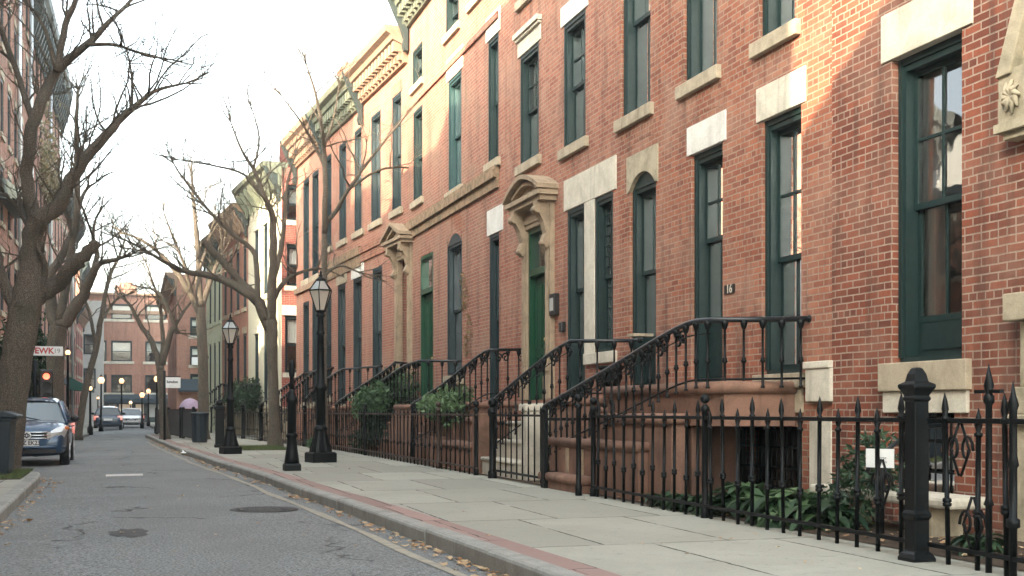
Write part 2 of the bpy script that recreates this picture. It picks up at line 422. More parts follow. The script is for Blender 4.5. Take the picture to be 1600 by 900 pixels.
def asphalt():
    n = NT('asphalt'); ob = n.coord()
    fine = n.noise(ob, 42, 5, 0.85); mid = n.noise(ob, 9, 5, 0.7); big = n.noise(ob, 0.55, 5, 0.6, 0.8)
    lanes = n.noise(n.coord('Object', (1.1, 0.06, 1)), 1.0, 4, 0.6)
    v = n.add('ShaderNodeTexVoronoi', feature='DISTANCE_TO_EDGE')
    wv = n.add('ShaderNodeVectorMath', operation='ADD'); nz = n.add('ShaderNodeTexNoise'); n.l.new(ob, nz.inputs['Vector']); nz.inputs['Scale'].default_value = 1.4; nz.inputs['Detail'].default_value = 6
    sc = n.add('ShaderNodeVectorMath', operation='SCALE'); n.l.new(nz.outputs['Color'], sc.inputs[0]); sc.inputs['Scale'].default_value = 1.1
    n.l.new(ob, wv.inputs[0]); n.l.new(sc.outputs[0], wv.inputs[1])
    mp = n.add('ShaderNodeMapping'); mp.inputs['Scale'].default_value = (0.33, 0.20, 0.3); n.l.new(wv.outputs[0], mp.inputs[0]); n.l.new(mp.outputs[0], v.inputs['Vector'])
    v.inputs['Scale'].default_value = 1.0
    crack = n.math('MULTIPLY', n.ramp(v.outputs['Distance'], 0.002, 0.010, (1,) * 3, (0,) * 3), n.ramp(big, 0.47, 0.56))
    col = n.mix(n.ramp(fine, 0.42, 0.58), (0.075, 0.083, 0.083), (0.31, 0.325, 0.318))
    col = n.mix(n.math('MULTIPLY', n.ramp(big, 0.42, 0.68), 0.4), col, (0.12, 0.121, 0.12))
    col = n.mix(n.math('MULTIPLY', n.ramp(lanes, 0.48, 0.7), 0.35), col, (0.17, 0.163, 0.15))
    col = n.mix(n.math('MULTIPLY', n.ramp(mid, 0.55, 0.75), 0.35), col, (0.10, 0.10, 0.098))
    col = n.mix(n.math('MULTIPLY', crack, 0.85), col, (0.018, 0.017, 0.016))
    n.bump(n.math('SUBTRACT', n.math('ADD', fine, n.math('MULTIPLY', mid, 0.5)), n.math('MULTIPLY', crack, 2.0)), 0.8, 0.02)
    return n.done(col, 0.82, spec=0.35)
M['asphalt'] = asphalt()

def concrete(name, c, dark, slab=(1.75, 2.3), joint=0.018, rot=0.0, shift=(0.0, 0.0)):
    n = NT(name); ob = n.coord()
    mp = n.add('ShaderNodeMapping'); mp.inputs['Rotation'].default_value = (0, 0, rot); mp.inputs['Location'].default_value = (*shift, 0); n.l.new(ob, mp.inputs[0])
    bt = n.add('ShaderNodeTexBrick'); bt.offset = 0.37; bt.squash = 1.0
    wob = n.add('ShaderNodeVectorMath', operation='ADD'); nz = n.add('ShaderNodeTexNoise'); n.l.new(ob, nz.inputs['Vector']); nz.inputs['Scale'].default_value = 7.0; nz.inputs['Detail'].default_value = 5
    sc = n.add('ShaderNodeVectorMath', operation='SCALE'); n.l.new(nz.outputs['Color'], sc.inputs[0]); sc.inputs['Scale'].default_value = 0.035
    n.l.new(mp.outputs[0], wob.inputs[0]); n.l.new(sc.outputs[0], wob.inputs[1]); n.l.new(wob.outputs[0], bt.inputs['Vector'])
    for k, v in (('Scale', 1.0), ('Mortar Size', joint), ('Mortar Smooth', 0.3), ('Bias', 0.0), ('Brick Width', slab[0]), ('Row Height', slab[1])):
        bt.inputs[k].default_value = v
    bt.inputs['Color1'].default_value = (*c, 1); bt.inputs['Color2'].default_value = (*(x * 0.66 for x in c), 1); bt.inputs['Mortar'].default_value = (*(x * 0.3 for x in dark), 1)
    fine = n.noise(ob, 110, 3, 0.7); mid = n.noise(ob, 5, 6, 0.65); big = n.noise(ob, 0.8, 5, 0.6, 0.7)
    keep = n.ramp(n.noise(ob, 1.6, 3, 0.6), 0.35, 0.5)   # joints fill with grit here and there
    jf = n.math('MULTIPLY', bt.outputs['Fac'], keep)
    slabc = n.mix(bt.outputs['Fac'], bt.outputs['Color'], c)
    col = n.mix(n.math('MULTIPLY', n.ramp(big, 0.42, 0.7), 0.6), slabc, dark)
    spots = n.noise(ob, 16, 2, 0.5)
    col = n.mix(n.math('MULTIPLY', n.ramp(spots, 0.68, 0.72), 0.5), col, tuple(x * 0.35 for x in dark))
    col = n.mix(n.math('MULTIPLY', n.ramp(fine, 0.35, 0.65, (1,) * 3, (0,) * 3), 0.4), col, tuple(x * 0.5 for x in c))
    col = n.mix(n.math('MULTIPLY', n.ramp(mid, 0.58, 0.75), 0.5), col, tuple(x * 0.6 for x in dark))
    col = n.mix(jf, col, tuple(x * 0.2 for x in dark))
    n.bump(n.math('SUBTRACT', n.math('ADD', n.math('MULTIPLY', fine, 0.4), mid), n.math('MULTIPLY', jf, 3.0)), 0.45, 0.01)
    return n.done(col, 0.88, spec=0.3)
M['concrete'] = concrete('pavement_concrete', (0.41, 0.405, 0.345), (0.27, 0.27, 0.22), (1.15, 2.35), 0.014, 0.02, (0.55, 0.4))
M['redstrip'] = concrete('red_paver_strip', (0.36, 0.245, 0.215), (0.29, 0.215, 0.185), (0.30, 1.9), 0.010, 0.0)
M['granite'] = stone('kerb_granite', (0.33, 0.33, 0.30), (0.17, 0.17, 0.15), 2.5, 0.7, speck=0.5)
M['dirt'] = stone('bed_soil', (0.075, 0.052, 0.035), (0.035, 0.026, 0.018), 6.0, 0.7)
M['faded_line'] = paint('faded_road_paint', (0.30, 0.275, 0.21), 0.85, 0.95, (0.19, 0.185, 0.17), 9.0, 0.3)
M['road_white'] = paint('road_marking_white', (0.55, 0.54, 0.50), 0.8, 0.6, (0.25, 0.25, 0.24), 12.0, 0.3)
M['dark_patch'] = stone('tar_patch', (0.06, 0.058, 0.056), (0.11, 0.108, 0.105), 6.0, 0.6)
M['cast_iron_lid'] = stone('iron_lid', (0.075, 0.073, 0.07), (0.05, 0.048, 0.046), 12.0, 0.6)

def carpaint(name, c):
    n = NT(name); n.b.inputs['Coat Weight'].default_value = 1.0; n.b.inputs['Coat Roughness'].default_value = 0.06
    ob = n.coord(); d = n.ramp(n.noise(ob, 3.5, 5, 0.7), 0.45, 0.8)
    return n.done(n.mix(n.math('MULTIPLY', d, 0.25), c, (0.12, 0.11, 0.09)), 0.38, 0.35)
M['car_blue'] = carpaint('blue_car_paint', (0.008, 0.05, 0.115))
M['car_navy'] = carpaint('navy_car_paint', (0.012, 0.03, 0.065))
M['car_silver'] = carpaint('silver_car_paint', (0.55, 0.56, 0.57))
M['car_white'] = carpaint('white_car_paint', (0.72, 0.73, 0.74))
M['car_glass'] = plain('car_window', (0.025, 0.03, 0.032), 0.06, 0.0, 0.9)
M['car_trim'] = plain('black_trim', (0.01, 0.01, 0.011), 0.5)

# ------------------------------------------------------------------ ground, road, kerbs, pavements
KR = [(-30, 2.98), (7.8, 2.76), (12.2, 2.66), (14.2, 2.60), (16.6, 2.48), (20.8, 2.35), (24, 2.19), (27, 1.99), (34.2, 1.74), (39.6, 1.55), (50, 1.30), (57.2, 1.13), (58.4, 1.16), (59.4, 1.5), (61, 2.1), (80, 2.2), (122, 2.3)]
KL = [(-30, -1.12), (12, -1.23), (21.5, -1.30), (22.6, -1.36), (23.3, -1.62), (23.7, -2.2), (23.9, -3.35), (46.5, -3.30), (48.2, -2.9), (50.5, -1.95), (53, -1.72), (75, -1.1), (122, -1.5)]
def lerp_line(P, y):
    for (y0, x0), (y1, x1) in zip(P, P[1:]):
        if y <= y1: return x0 + (x1 - x0) * (y - y0) / max(1e-6, y1 - y0)
    return P[-1][1]
def frange(a, b, d):
    n = max(1, int(round((b - a) / d)))
    return [a + (b - a) * i / n for i in range(n + 1)]

g = MB(); g.face([(-160, -60, -0.19), (160, -60, -0.19), (160, 300, -0.19), (-160, 300, -0.19)])
struct('ground', g, M['concrete'])
g = MB()
ys = sorted(set(frange(-30, 122, 1.0)))
g.grid([[(x, y, -0.155 + 0.035 * (1 - ((x - 0.7) / 2.3) ** 2) * (1 if abs(x - 0.7) < 2.3 else 0)) for x in (-4.0, -2.0, -1.6, -0.8, 0, 0.7, 1.4, 2.0, 2.4, 3.2)] for y in ys])
struct('road', g, M['asphalt'])
g = MB(); g.grid([[(-30, y, -0.156) for y in (112, 124)], [(30, y, -0.156) for y in (112, 124)]]); struct('cross_street', g, M['asphalt'])

def along(P, y0, y1, o0, o1, z, step=0.75):
    return [[(lerp_line(P, y) + o0, y, z), (lerp_line(P, y) + o1, y, z)] for y in frange(y0, y1, step)]
# right pavement: kerb stones, red strip, slabs
def kerb_line(P, side, y0, y1, name):
    kb = MB(); pts = [Vector((lerp_line(P, y), y)) for y in frange(y0, y1, 0.2)]
    # walk along the line and lay stones of about two metres
    seg, acc, i0 = [], 0.0, 0
    want = 2.1
    for i in range(1, len(pts)):
        acc += (pts[i] - pts[i - 1]).length
        if acc > want or i == len(pts) - 1:
            seg.append(pts[i0:i + 1]); i0 = i; acc = 0; want = R.uniform(1.7, 2.6)
    for st in seg:
        rows = []; n = len(st); jig = R.uniform(-0.008, 0.008); hj = R.uniform(-0.006, 0.006)
        for i, p in enumerate(st):
            d = (st[min(i + 1, n - 1)] - st[max(i - 1, 0)]).normalized()
            nn = Vector((d.y, -d.x)) * side          # away from the road
            q = p + (d * 0.008 if i == 0 else (d * -0.008 if i == n - 1 else Vector((0, 0))))
            prof = ((0.0, -0.18), (-0.004, -0.03), (0.006, -0.010), (0.03, 0.004), (0.17, 0.004), (0.17, -0.18))
            rows.append([(q.x + nn.x * (a + jig), q.y + nn.y * (a + jig), z + (hj if z > -0.05 else 0)) for a, z in prof])
        kb.grid(rows, closed=True, smooth=False, cap=True)
    struct(name, kb, M['granite'])
kerb_line(KR, 1, -6, 121, 'kerb')
kerb_line([(y, x) for y, x in KL], -1, -6, 121, 'kerb')
g = MB(); g.grid(along(KR, -6, 57.2, 0.16, 0.415, 0.0)); struct('paver_strip', g, M['redstrip'])
g = MB(); g.grid([[(lerp_line(KR, y) + (0.40 if y < 57 else 0.16), y, -0.004), (4.2, y, -0.004), (5.9, y, -0.004), (11, y, -0.004)] for y in frange(-6, 121, 0.75)]); struct('pavement', g, M['concrete'])
g = MB(); g.grid([[(-9, y, -0.004), (lerp_line(KL, y) - 0.16, y, -0.004)] for y in frange(-6, 121, 0.5)]); struct('pavement', g, M['concrete'])
g = MB()
g.grid([[(lerp_line(KR, y) - 0.38 + 0.02 * math.sin(y * 1.7), y, z_), (lerp_line(KR, y) - 0.285 + 0.015 * math.sin(y * 2.3 + 1), y, z_)] for y in frange(2, 48, 0.5) for z_ in [-0.155 + 0.035 * (1 - ((lerp_line(KR, y) - 0.33 - 0.7) / 2.3) ** 2) + 0.006]])
struct('road_edge_line', g, M['faded_line'])
zr = lambda x: -0.155 + 0.035 * (1 - ((x - 0.7) / 2.3) ** 2)
g = MB(); g.grid([[(x, y, zr(x) + 0.005) for x in (-0.25, 0.1, 0.42)] for y in (23.1, 23.8)]); struct('road_marking', g, M['road_white'])
g = MB(); g.grid([[(x, y, zr(x) + 0.005) for x in (-1.22, -1.10)] for y in (9.0, 12.2)]); struct('road_marking', g, M['faded_line'])
def blot(cx, cy, rx, ry, seed):
    rr = random.Random(seed); b = MB()
    b.face([(cx + rx * math.cos(a) * k, cy + ry * math.sin(a) * k, zr(cx) + 0.004 + 0.0) for i in range(22) for a in [6.283 * i / 22] for k in [rr.uniform(0.7, 1.15)]])
    return b
struct('tar_patch', blot(0.10, 12.35, 0.20, 0.45, 3), M['dark_patch'])
mh = thing('manhole_cover', 'dark round iron manhole cover set in the grey asphalt', 'manhole cover', (1.70, 14.75, zr(1.70) + 0.004))
b = MB(); b.lathe([(0.42, 0.0), (0.42, 0.004), (0.36, 0.005)], 32); b.build('rim', M['dark_patch'], mh)
b = MB(); b.lathe([(0.35, 0.002), (0.35, 0.008), (0.01, 0.010)], 32)
for i in range(6):
    b.box(-0.3 + 0.1 * i, -0.26 + 0.1 * i, -0.2, 0.2, 0.008, 0.014)
b.build('lid', M['cast_iron_lid'], mh)

# ------------------------------------------------------------------ house builder.  local x runs along the facade, local y points to the street
def wall_holes(mb, L, H, holes, depth=0.42, z0=-0.3, u_0=0.0):
    us = sorted(set([u_0, L] + [h[k] for h in holes for k in ('u0', 'u1')])); zs = sorted(set([z0, H] + [h[k] for h in holes for k in ('z0', 'z1')]))
    us = [u for u in us if u_0 - 1e-6 <= u <= L + 1e-6]
    for i in range(len(us) - 1):
        for j in range(len(zs) - 1):
            uc, zc = (us[i] + us[i + 1]) / 2, (zs[j] + zs[j + 1]) / 2
            if any(h['u0'] < uc < h['u1'] and h['z0'] < zc < h['z1'] for h in holes): continue
            mb.face([(us[i], 0, zs[j]), (us[i], 0, zs[j + 1]), (us[i + 1], 0, zs[j + 1]), (us[i + 1], 0, zs[j])])
    for h in holes:
        a, b, c, d = h['u0'], h['u1'], h['z0'], h['z1']; D = -h.get('depth', depth); r = h.get('arch', 0)
        ztop = d - r
        mb.face([(a, 0, c), (a, D, c), (a, D, ztop), (a, 0, ztop)])
        mb.face([(b, D, c), (b, 0, c), (b, 0, ztop), (b, D, ztop)])
        mb.face([(a, 0, c), (b, 0, c), (b, D, c), (a, D, c)])
        if r:
            N = 10; arc = []
            hw = (b - a) / 2; rad = (hw * hw + r * r) / (2 * r); zc = d - rad
            for k in range(N + 1):
                u = a + (b - a) * k / N; arc.append((u, zc + math.sqrt(max(0, rad * rad - (u - a - hw) ** 2))))
            for (p, q), (s, t) in zip(arc, arc[1:]):
                mb.face([(p, 0, q), (s, 0, t), (s, D, t), (p, D, q)])
                mb.face([(p, 0, q), (p, 0, d), (s, 0, d), (s, 0, t)])
        else:
            mb.face([(a, D, d), (b, D, d), (b, 0, d), (a, 0, d)])

FWD = 0.0; OLD = True
def window(h, o, paint='teal', curtain='lace', detail=2):
    a, b, c, d = o['u0'] + 0.004, o['u1'] - 0.004, o['z0'] + 0.004, o['z1'] - 0.004
    w = b - a
    fr = MB()
    cw = min(0.09, w * 0.12)
    fr.box(a, a + cw, -0.30, -0.10, c, d); fr.box(b - cw, b, -0.30, -0.10, c, d)
    fr.box(a + cw, b - cw, -0.30, -0.10, d - 0.13 - o.get('arch', 0) * 0.6, d)
    fr.box(a + cw, b - cw, -0.30, -0.07, c, c + 0.06)
    if detail > 1:
        fr.box(a + 0.002, a + cw * 0.55, -0.10, -0.075, c + 0.06, d - 0.002); fr.box(b - cw * 0.55, b - 0.002, -0.10, -0.075, c + 0.06, d - 0.002)
        fr.box(a + cw * 0.55, b - cw * 0.55, -0.10, -0.08, d - 0.07 - o.get('arch', 0) * 0.6, d - 0.002)
    p, q, m, n_ = a + cw, b - cw, c + 0.06, d - 0.13 - o.get('arch', 0) * 0.6
    panel = o.get('panel', 0)                     # solid lower panel height
    if panel:
        fr.box(p, q, -0.29, -0.245, m, m + panel)
        fr.box(p + 0.06, q - 0.06, -0.245, -0.232, m + 0.07, m + panel - 0.07)
        m += panel
    zm = m + (n_ - m) * o.get('meet', 0.5)
    st = 0.052
    for (zb, zt, y0, y1) in ((zm - 0.03, n_, -0.235, -0.195), (m, zm + 0.03, -0.28, -0.240)):
        fr.box(p, p + st, y0, y1, zb, zt); fr.box(q - st, q, y0, y1, zb, zt)
        fr.box(p + st, q - st, y0, y1, zt - 0.055, zt); fr.box(p + st, q - st, y0, y1, zb, zb + 0.06)
        if o.get('munt', 1) and detail > 1:
            uc = (p + q) / 2; fr.box(uc - 0.014, uc + 0.014, y0 + 0.006, y1 - 0.006, zb + 0.06, zt - 0.055)
        if o.get('cross', 0) and zb > m + 0.1:
            zz = zb + (zt - zb) * 0.5; fr.box(p + st, q - st, y0 + 0.008, y1 - 0.008, zz - 0.014, zz + 0.014)
    if o.get('lead'):
        for zb, zt, y in ((zm, n_, -0.205), (m, zm, -0.25)):
            nn = int((zt - zb) / 0.16)
            for i in range(1, nn): fr.box(p + st, q - st, y - 0.004, y + 0.008, zb + (zt - zb) * i / nn - 0.006, zb + (zt - zb) * i / nn + 0.006)
            for i in range(1, 4): u = p + (q - p) * i / 4; fr.box(u - 0.006, u + 0.006, y - 0.004, y + 0.0075, zb, zt)
    f = fr.build('window', M[paint], h)
    gl = MB()
    gl.face([(p + 0.02, -0.218, zm), (q - 0.02, -0.218, zm), (q - 0.02, -0.218, n_ - 0.01), (p + 0.02, -0.218, n_ - 0.01)])
    gl.build('glass', M['old_glass'], f) if OLD else None
    if OLD: gl = MB()
    gl.face([(p + 0.02, -0.262, m + 0.01), (q - 0.02, -0.262, m + 0.01), (q - 0.02, -0.262, zm), (p + 0.02, -0.262, zm)])
    gl.build('glass', M['glass'], f)
    if curtain:
        cu = MB(); yb = -0.325
        spans = {'lace': [(p - 0.04, q + 0.04, m, n_)], 'half': [(p - 0.04, q + 0.04, zm + 0.1, n_)], 'sides': [(p - 0.04, p + (q - p) * 0.33, m, n_), (q - (q - p) * 0.33, q + 0.04, m, n_)], 'low': [(p - 0.04, q + 0.04, m, zm - 0.1)], 'blind': [(p - 0.04, q + 0.04, m + (n_ - m) * 0.45, n_)]}[curtain]
        for (s0, s1, t0, t1) in spans:
            nn = max(8, int((s1 - s0) / 0.02)); amp = 0.0 if curtain == 'blind' else 0.022
            cols = [s0 + (s1 - s0) * i / nn for i in range(nn + 1)]
            rows = [[(u, yb + amp * math.sin(u * 55 + 1.3 * math.sin(u * 9) + z * 0.4), z) for u in cols] for z in (t0, (t0 + t1) / 2, t1)]
            cu.grid(rows)
        cu.build('curtain', M['blind' if curtain == 'blind' else 'curtain'], f, fix=False)
    f.location.y = FWD
    return f

def door(h, o, paint='green_door', transom=0.75, knob='brass'):
    a, b, c, d = o['u0'] + 0.004, o['u1'] - 0.004, o['z0'] + 0.004, o['z1'] - 0.004
    y = -o.get('set', 0.16)
    zt = d - transom if transom else d - 0.1
    dr = MB()
    dr.box(a, a + 0.08, y - 0.08, y + 0.10, c, d); dr.box(b - 0.08, b, y - 0.08, y + 0.10, c, d); dr.box(a + 0.08, b - 0.08, y - 0.08, y + 0.10, d - 0.08, d)
    dr.box(a + 0.08, b - 0.08, y - 0.08, y + 0.12, zt - 0.07, zt + 0.05)
    dr.box(a + 0.08, b - 0.08, y - 0.06, y - 0.01, c, zt - 0.07)
    m, q = a + 0.08, b - 0.08; hh = zt - 0.07 - c; w = q - m
    for (x0, x1) in ((m + 0.08, m + w / 2 - 0.05), (m + w / 2 + 0.05, q - 0.08)):
        for (f0, f1) in ((0.06, 0.36), (0.42, 0.93)):
            z0, z1 = c + hh * f0, c + hh * f1
            for (A, B, C_, D_) in ((x0, x1, z0, z0 + 0.03), (x0, x1, z1 - 0.03, z1), (x0, x0 + 0.03, z0 + 0.03, z1 - 0.03), (x1 - 0.03, x1, z0 + 0.03, z1 - 0.03)):
                dr.box(A, B, y - 0.01, y + 0.012, C_, D_)
    f = dr.build('door', M[paint], h)
    if transom:
        gl = MB(); gl.face([(m, y, zt + 0.05), (q, y, zt + 0.05), (q, y, d - 0.08), (m, y, d - 0.08)]); gl.build('glass', M['glass'], f)
    kb = MB(); ku = m + 0.10; kz = c + 1.08
    kb.tube([(ku, y - 0.01, kz), (ku, y + 0.05, kz)], 0.014, 8); kb.ball((ku, y + 0.07, kz), 0.038, 10, 6)
    kb.tube([(ku, y - 0.01, kz + 0.17), (ku, y + 0.022, kz + 0.17)], 0.03, 10)
    kb.build('handle', M[knob], f)
    return f

def lintel(h, o, hgt, ext, mat, proud=0.016, cap=0.0, name='lintel', skew=0.0):
    b = MB(); a, c, d = o['u0'] - ext, o['u1'] + ext, o['z1']; r = o.get('arch', 0)
    if r:
        N = 10; lo = []; hw = (o['u1'] - o['u0']) / 2; rad = (hw * hw + r * r) / (2 * r); zc = d - rad
        lo = [(a, d - r - 0.02)] + [(o['u0'] + 2 * hw * k / N, zc + math.sqrt(max(0, rad * rad - (2 * hw * k / N - hw) ** 2)) - 0.004) for k in range(N + 1)] + [(c, d - r - 0.02)]
        for (p, q), (s, t) in zip(lo, lo[1:]):
            b.face([(p, proud, q), (p, proud, d + hgt), (s, proud, d + hgt), (s, proud, t)])
            b.face([(p, proud, q), (s, proud, t), (s, -0.08, t), (p, -0.08, q)])
        b.face([(a, proud, d + hgt), (a, -0.02, d + hgt), (c, -0.02, d + hgt), (c, proud, d + hgt)])
        b.face([(a, proud, lo[0][1]), (a, -0.02, lo[0][1]), (a, -0.02, d + hgt), (a, proud, d + hgt)]); b.face([(c, proud, lo[-1][1]), (c, proud, d + hgt), (c, -0.02, d + hgt), (c, -0.02, lo[-1][1])])
    else:
        b.box(a, c, -0.09, proud, d - 0.004, d + hgt)
    if cap:
        b.box(a - 0.04, c + 0.04, -0.02, proud + 0.09, d + hgt + 0.001, d + hgt + cap)
        b.box(a - 0.02, c + 0.02, -0.02, proud + 0.05, d + hgt - 0.05, d + hgt)
    return b.build(name, M[mat], h, bevel=0.008)
def sill(h, o, hgt=0.15, ext=0.12, mat='sandstone', proud=0.075):
    b = MB(); b.box(o['u0'] - ext, o['u1'] + ext, -0.12, proud, o['z0'] - hgt, o['z0'] + 0.008)
    return b.build('sill', M[mat], h, bevel=0.010)
def soldier(h, o, mat, hgt=0.26, ext=0.10, name='brick_arch'):
    """a course of bricks on end, leaning outward"""
    b = MB(); a, c = o['u0'] - ext, o['u1'] + ext; n = int((c - a) / 0.085); z = o['z1'] + o.get('off', 0.0)
    for i in range(n):
        u = a + (c - a) * (i + 0.5) / n; t = ((i + 0.5) / n - 0.5) * 0.5; w = (c - a) / n * 0.44
        r = o.get('camber', 0.10) * (1 - ((i + 0.5) / n * 2 - 1) ** 2)
        Mx = Matrix.Translation((u, 0, z + r)) @ Matrix.Rotation(t, 4, 'Y')
        b.obox(Mx, -w, w, -0.01, 0.006, 0.0, hgt)
    return b.build(name, M[mat], h)

def body(h, L, H, holes, mat, deep=9.0, side_holes=(), u_0=0.0):
    w = MB(); wall_holes(w, L, H, holes, u_0=u_0)
    w.face([(u_0, 0, -0.3), (u_0, -deep, -0.3), (u_0, -deep, H), (u_0, 0, H)]) if not side_holes else None
    w.face([(L, -deep, -0.3), (L, 0, -0.3), (L, 0, H), (L, -deep, H)])
    w.face([(L, -deep, -0.3), (L, -deep, H), (u_0, -deep, H), (u_0, -deep, -0.3)])
    if side_holes:
        s = MB(); wall_holes(s, deep, H, list(side_holes), depth=0.2)
        Mx = Matrix.Translation((u_0, 0, 0)) @ Matrix.Rotation(math.radians(-90), 4, 'Z')   # local x -> -y ; outward -> -x
        n = len(w.v)
        for q in s.f: w.f.append(tuple(n + i for i in q)); w.sm.append(False)
        for p in s.v:
            # side wall: x runs into the depth (-y), its outward is -x
            w.v.append((u_0 - p[1], -p[0], p[2]))
    o = w.build('wall', M[mat], h, fix=False)
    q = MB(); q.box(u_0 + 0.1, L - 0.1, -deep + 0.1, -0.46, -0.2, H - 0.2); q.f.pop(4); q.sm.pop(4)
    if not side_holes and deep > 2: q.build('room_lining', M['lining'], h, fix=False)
    r = MB(); r.face([(u_0, -0.02, H - 0.06), (L, -0.02, H - 0.06), (L, -deep, H - 0.06), (u_0, -deep, H - 0.06)]); r.build('roof', M['roof'], h, fix=False)
    return o

def cornice(h, L, z, mat, style='dentil', hgt=0.75, out=0.55, frieze=None, u_0=0.0, end=True):
    b = MB()
    b.prism([(0.0, z), (0.10, z), (0.14, z + hgt * 0.12), (0.14, z + hgt * 0.5), (out * 0.7, z + hgt * 0.62), (out * 0.78, z + hgt * 0.75), (out, z + hgt * 0.82), (out + 0.04, z + hgt), (-0.3, z + hgt)], 'x', u_0, L)
    step = 0.34 if style == 'dentil' else 0.85
    n = int((L - u_0) / step)
    for i in range(n):
        u = u_0 + (i + 0.5) * (L - u_0) / n; w = 0.10 if style == 'dentil' else 0.09
        if style == 'dentil':
            b.box(u - w, u + w, 0.13, out * 0.62, z + hgt * 0.3, z + hgt * 0.58)
            b.box(u - w * 0.8, u + w * 0.8, 0.13, out * 0.38, z + hgt * 0.08, z + hgt * 0.3)
        else:
            b.prism([(0.12, z - 0.35), (0.22, z - 0.33), (0.24, z - 0.12), (0.34, z + 0.05), (out * 0.85, z + hgt * 0.42), (out * 0.85, z + hgt * 0.66), (0.12, z + hgt * 0.66)], 'x', u - w, u + w)
    c = b.build('cornice', M[mat], h)
    if end:
        for u in ((u_0 + 0.16, L - 0.16) if end is True else end):
            k = MB(); k.prism([(0.05, z - 0.62), (0.15, z - 0.6), (0.19, z - 0.45), (0.15, z - 0.28), (0.24, z), (out * 0.8, z + hgt * 0.5), (out + 0.06, z + hgt * 0.98), (0.05, z + hgt * 0.98)], 'x', u - 0.09, u + 0.09)
            k.build('bracket', M['cornice_dark'], c)
    return c

def portal(h, o, mat='portal_stone', w=0.26, hood='arch', out=0.42):
    """stone surround: jamb piers, inner reveal blocks, carved consoles, hood"""
    a, b, c, d = o['u0'], o['u1'], o['z0'], o['z1']
    s = MB()
    for (x0, x1) in ((a - w, a + 0.002), (b - 0.002, b + w)):
        s.box(x0, x1, -0.02, 0.09, c, d + 0.02); s.box(x0 + 0.05, x1 - 0.05, 0.09, 0.115, c + 0.5, d - 0.3)
        s.box(x0 - 0.02, x1 + 0.02, -0.01, 0.13, c - 0.004, c + 0.42)
    s.box(a - 0.001, a + 0.05, -0.05, -0.021, c, d - 0.002); s.box(b - 0.05, b + 0.001, -0.05, -0.021, c, d - 0.002)
    s.box(a - w, b + w, -0.02, 0.10, d - 0.003, d + 0.34); s.box(a - w + 0.06, b + w - 0.06, 0.10, 0.125, d + 0.08, d + 0.26)
    p = s.build('door_surround', M[mat], h, bevel=0.012)
    for x in (a - w * 0.5, b + w * 0.5):
        k = MB(); z = d + 0.34
        k.prism([(0.08, z - 0.78), (0.15, z - 0.82), (0.21, z - 0.74), (0.19, z - 0.64), (0.15, z - 0.56), (0.20, z - 0.36), (0.30, z - 0.18), (out * 0.86, z - 0.10), (out * 0.86, z), (0.08, z)], 'x', x - 0.10, x + 0.10)
        k.tube([(x - 0.115, 0.16, z - 0.72), (x + 0.115, 0.16, z - 0.72)], 0.06, 10); k.tube([(x - 0.115, 0.30, z - 0.14), (x + 0.115, 0.30, z - 0.14)], 0.075, 10)
        k.build('console', M[mat], p)
    z = d + 0.34; x0, x1 = a - w - 0.16, b + w + 0.16; mid = (x0 + x1) / 2
    k = MB()
    k.box(x0 + 0.06, x1 - 0.06, -0.01, out - 0.06, z, z + 0.09); k.box(x0, x1, -0.012, out, z + 0.09, z + 0.17)
    N = 14; rise = 0.30 if hood == 'arch' else 0.34
    def top(t):
        e = abs(2 * t - 1)
        return rise * (1 - e ** 1.7) if hood == 'arch' else rise * (1 - e)
    k.prism([(x0 + (x1 - x0) * i / N, z + 0.17 + 0.02 + top(i / N)) for i in range(N + 1)] + [(x1, z + 0.171), (x0, z + 0.171)], 'y', 0.0, out * 0.55)
    for dz, y1, th in ((0.0, out + 0.03, 0.08), (-0.11, out - 0.06, 0.06)):
        for i in range(N):
            t0, t1 = i / N, (i + 1) / N
            if dz and (t0 < 0.12 or t1 > 0.88): continue
            A = (x0 - 0.03 + (x1 - x0 + 0.06) * t0, z + 0.19 + top(t0) + dz); B = (x0 - 0.03 + (x1 - x0 + 0.06) * t1, z + 0.19 + top(t1) + dz)
            k.prism([A, B, (B[0], B[1] + th), (A[0], A[1] + th)], 'y', 0.0, y1)
    k.build('hood', M[mat], p)
    return p

def basement(h, o, mat='limestone'):
    """barred window down at ground level"""
    a, b, c, d = o['u0'], o['u1'], o['z0'], o['z1']
    f = MB(); f.box(a, b, -0.20, -0.12, c, c + 0.05); f.box(a, b, -0.20, -0.12, d - 0.05, d); f.box(a, a + 0.05, -0.2, -0.12, c + 0.05, d - 0.05); f.box(b - 0.05, b, -0.2, -0.12, c + 0.05, d - 0.05)
    w = f.build('window', M['iron'], h)
    gl = MB(); gl.face([(a, -0.19, c), (b, -0.19, c), (b, -0.19, d), (a, -0.19, d)]); gl.build('glass', M['glass'], w)
    gr = MB(); n = max(3, int((b - a) / 0.11))
    for i in range(1, n): u = a + (b - a) * i / n; gr.tube([(u, -0.06, c), (u, -0.06, d)], 0.009, 6)
    for k in range(1, 4): z = c + (d - c) * k / 4; gr.box(a, b, -0.065, -0.055, z - 0.012, z + 0.012)
    gr.build('grille', M['iron'], w)

def H_(fr, pl, pr, yt, yb, **kw):
    """opening from photo measurements: far edge column, near edge column, head row and foot row at the far edge (or metres if < 30)"""
    u1, u0 = fr.u(pl), fr.u(pr)
    z1 = yt if abs(yt) < 30 and not kw.get('rows') else fr.z(pl, yt)
    z0 = yb if abs(yb) < 30 and not kw.get('rows') else fr.z(pl, yb)
    return dict(u0=u0, u1=u1, z0=z0, z1=z1, **kw)

FX = 7.25
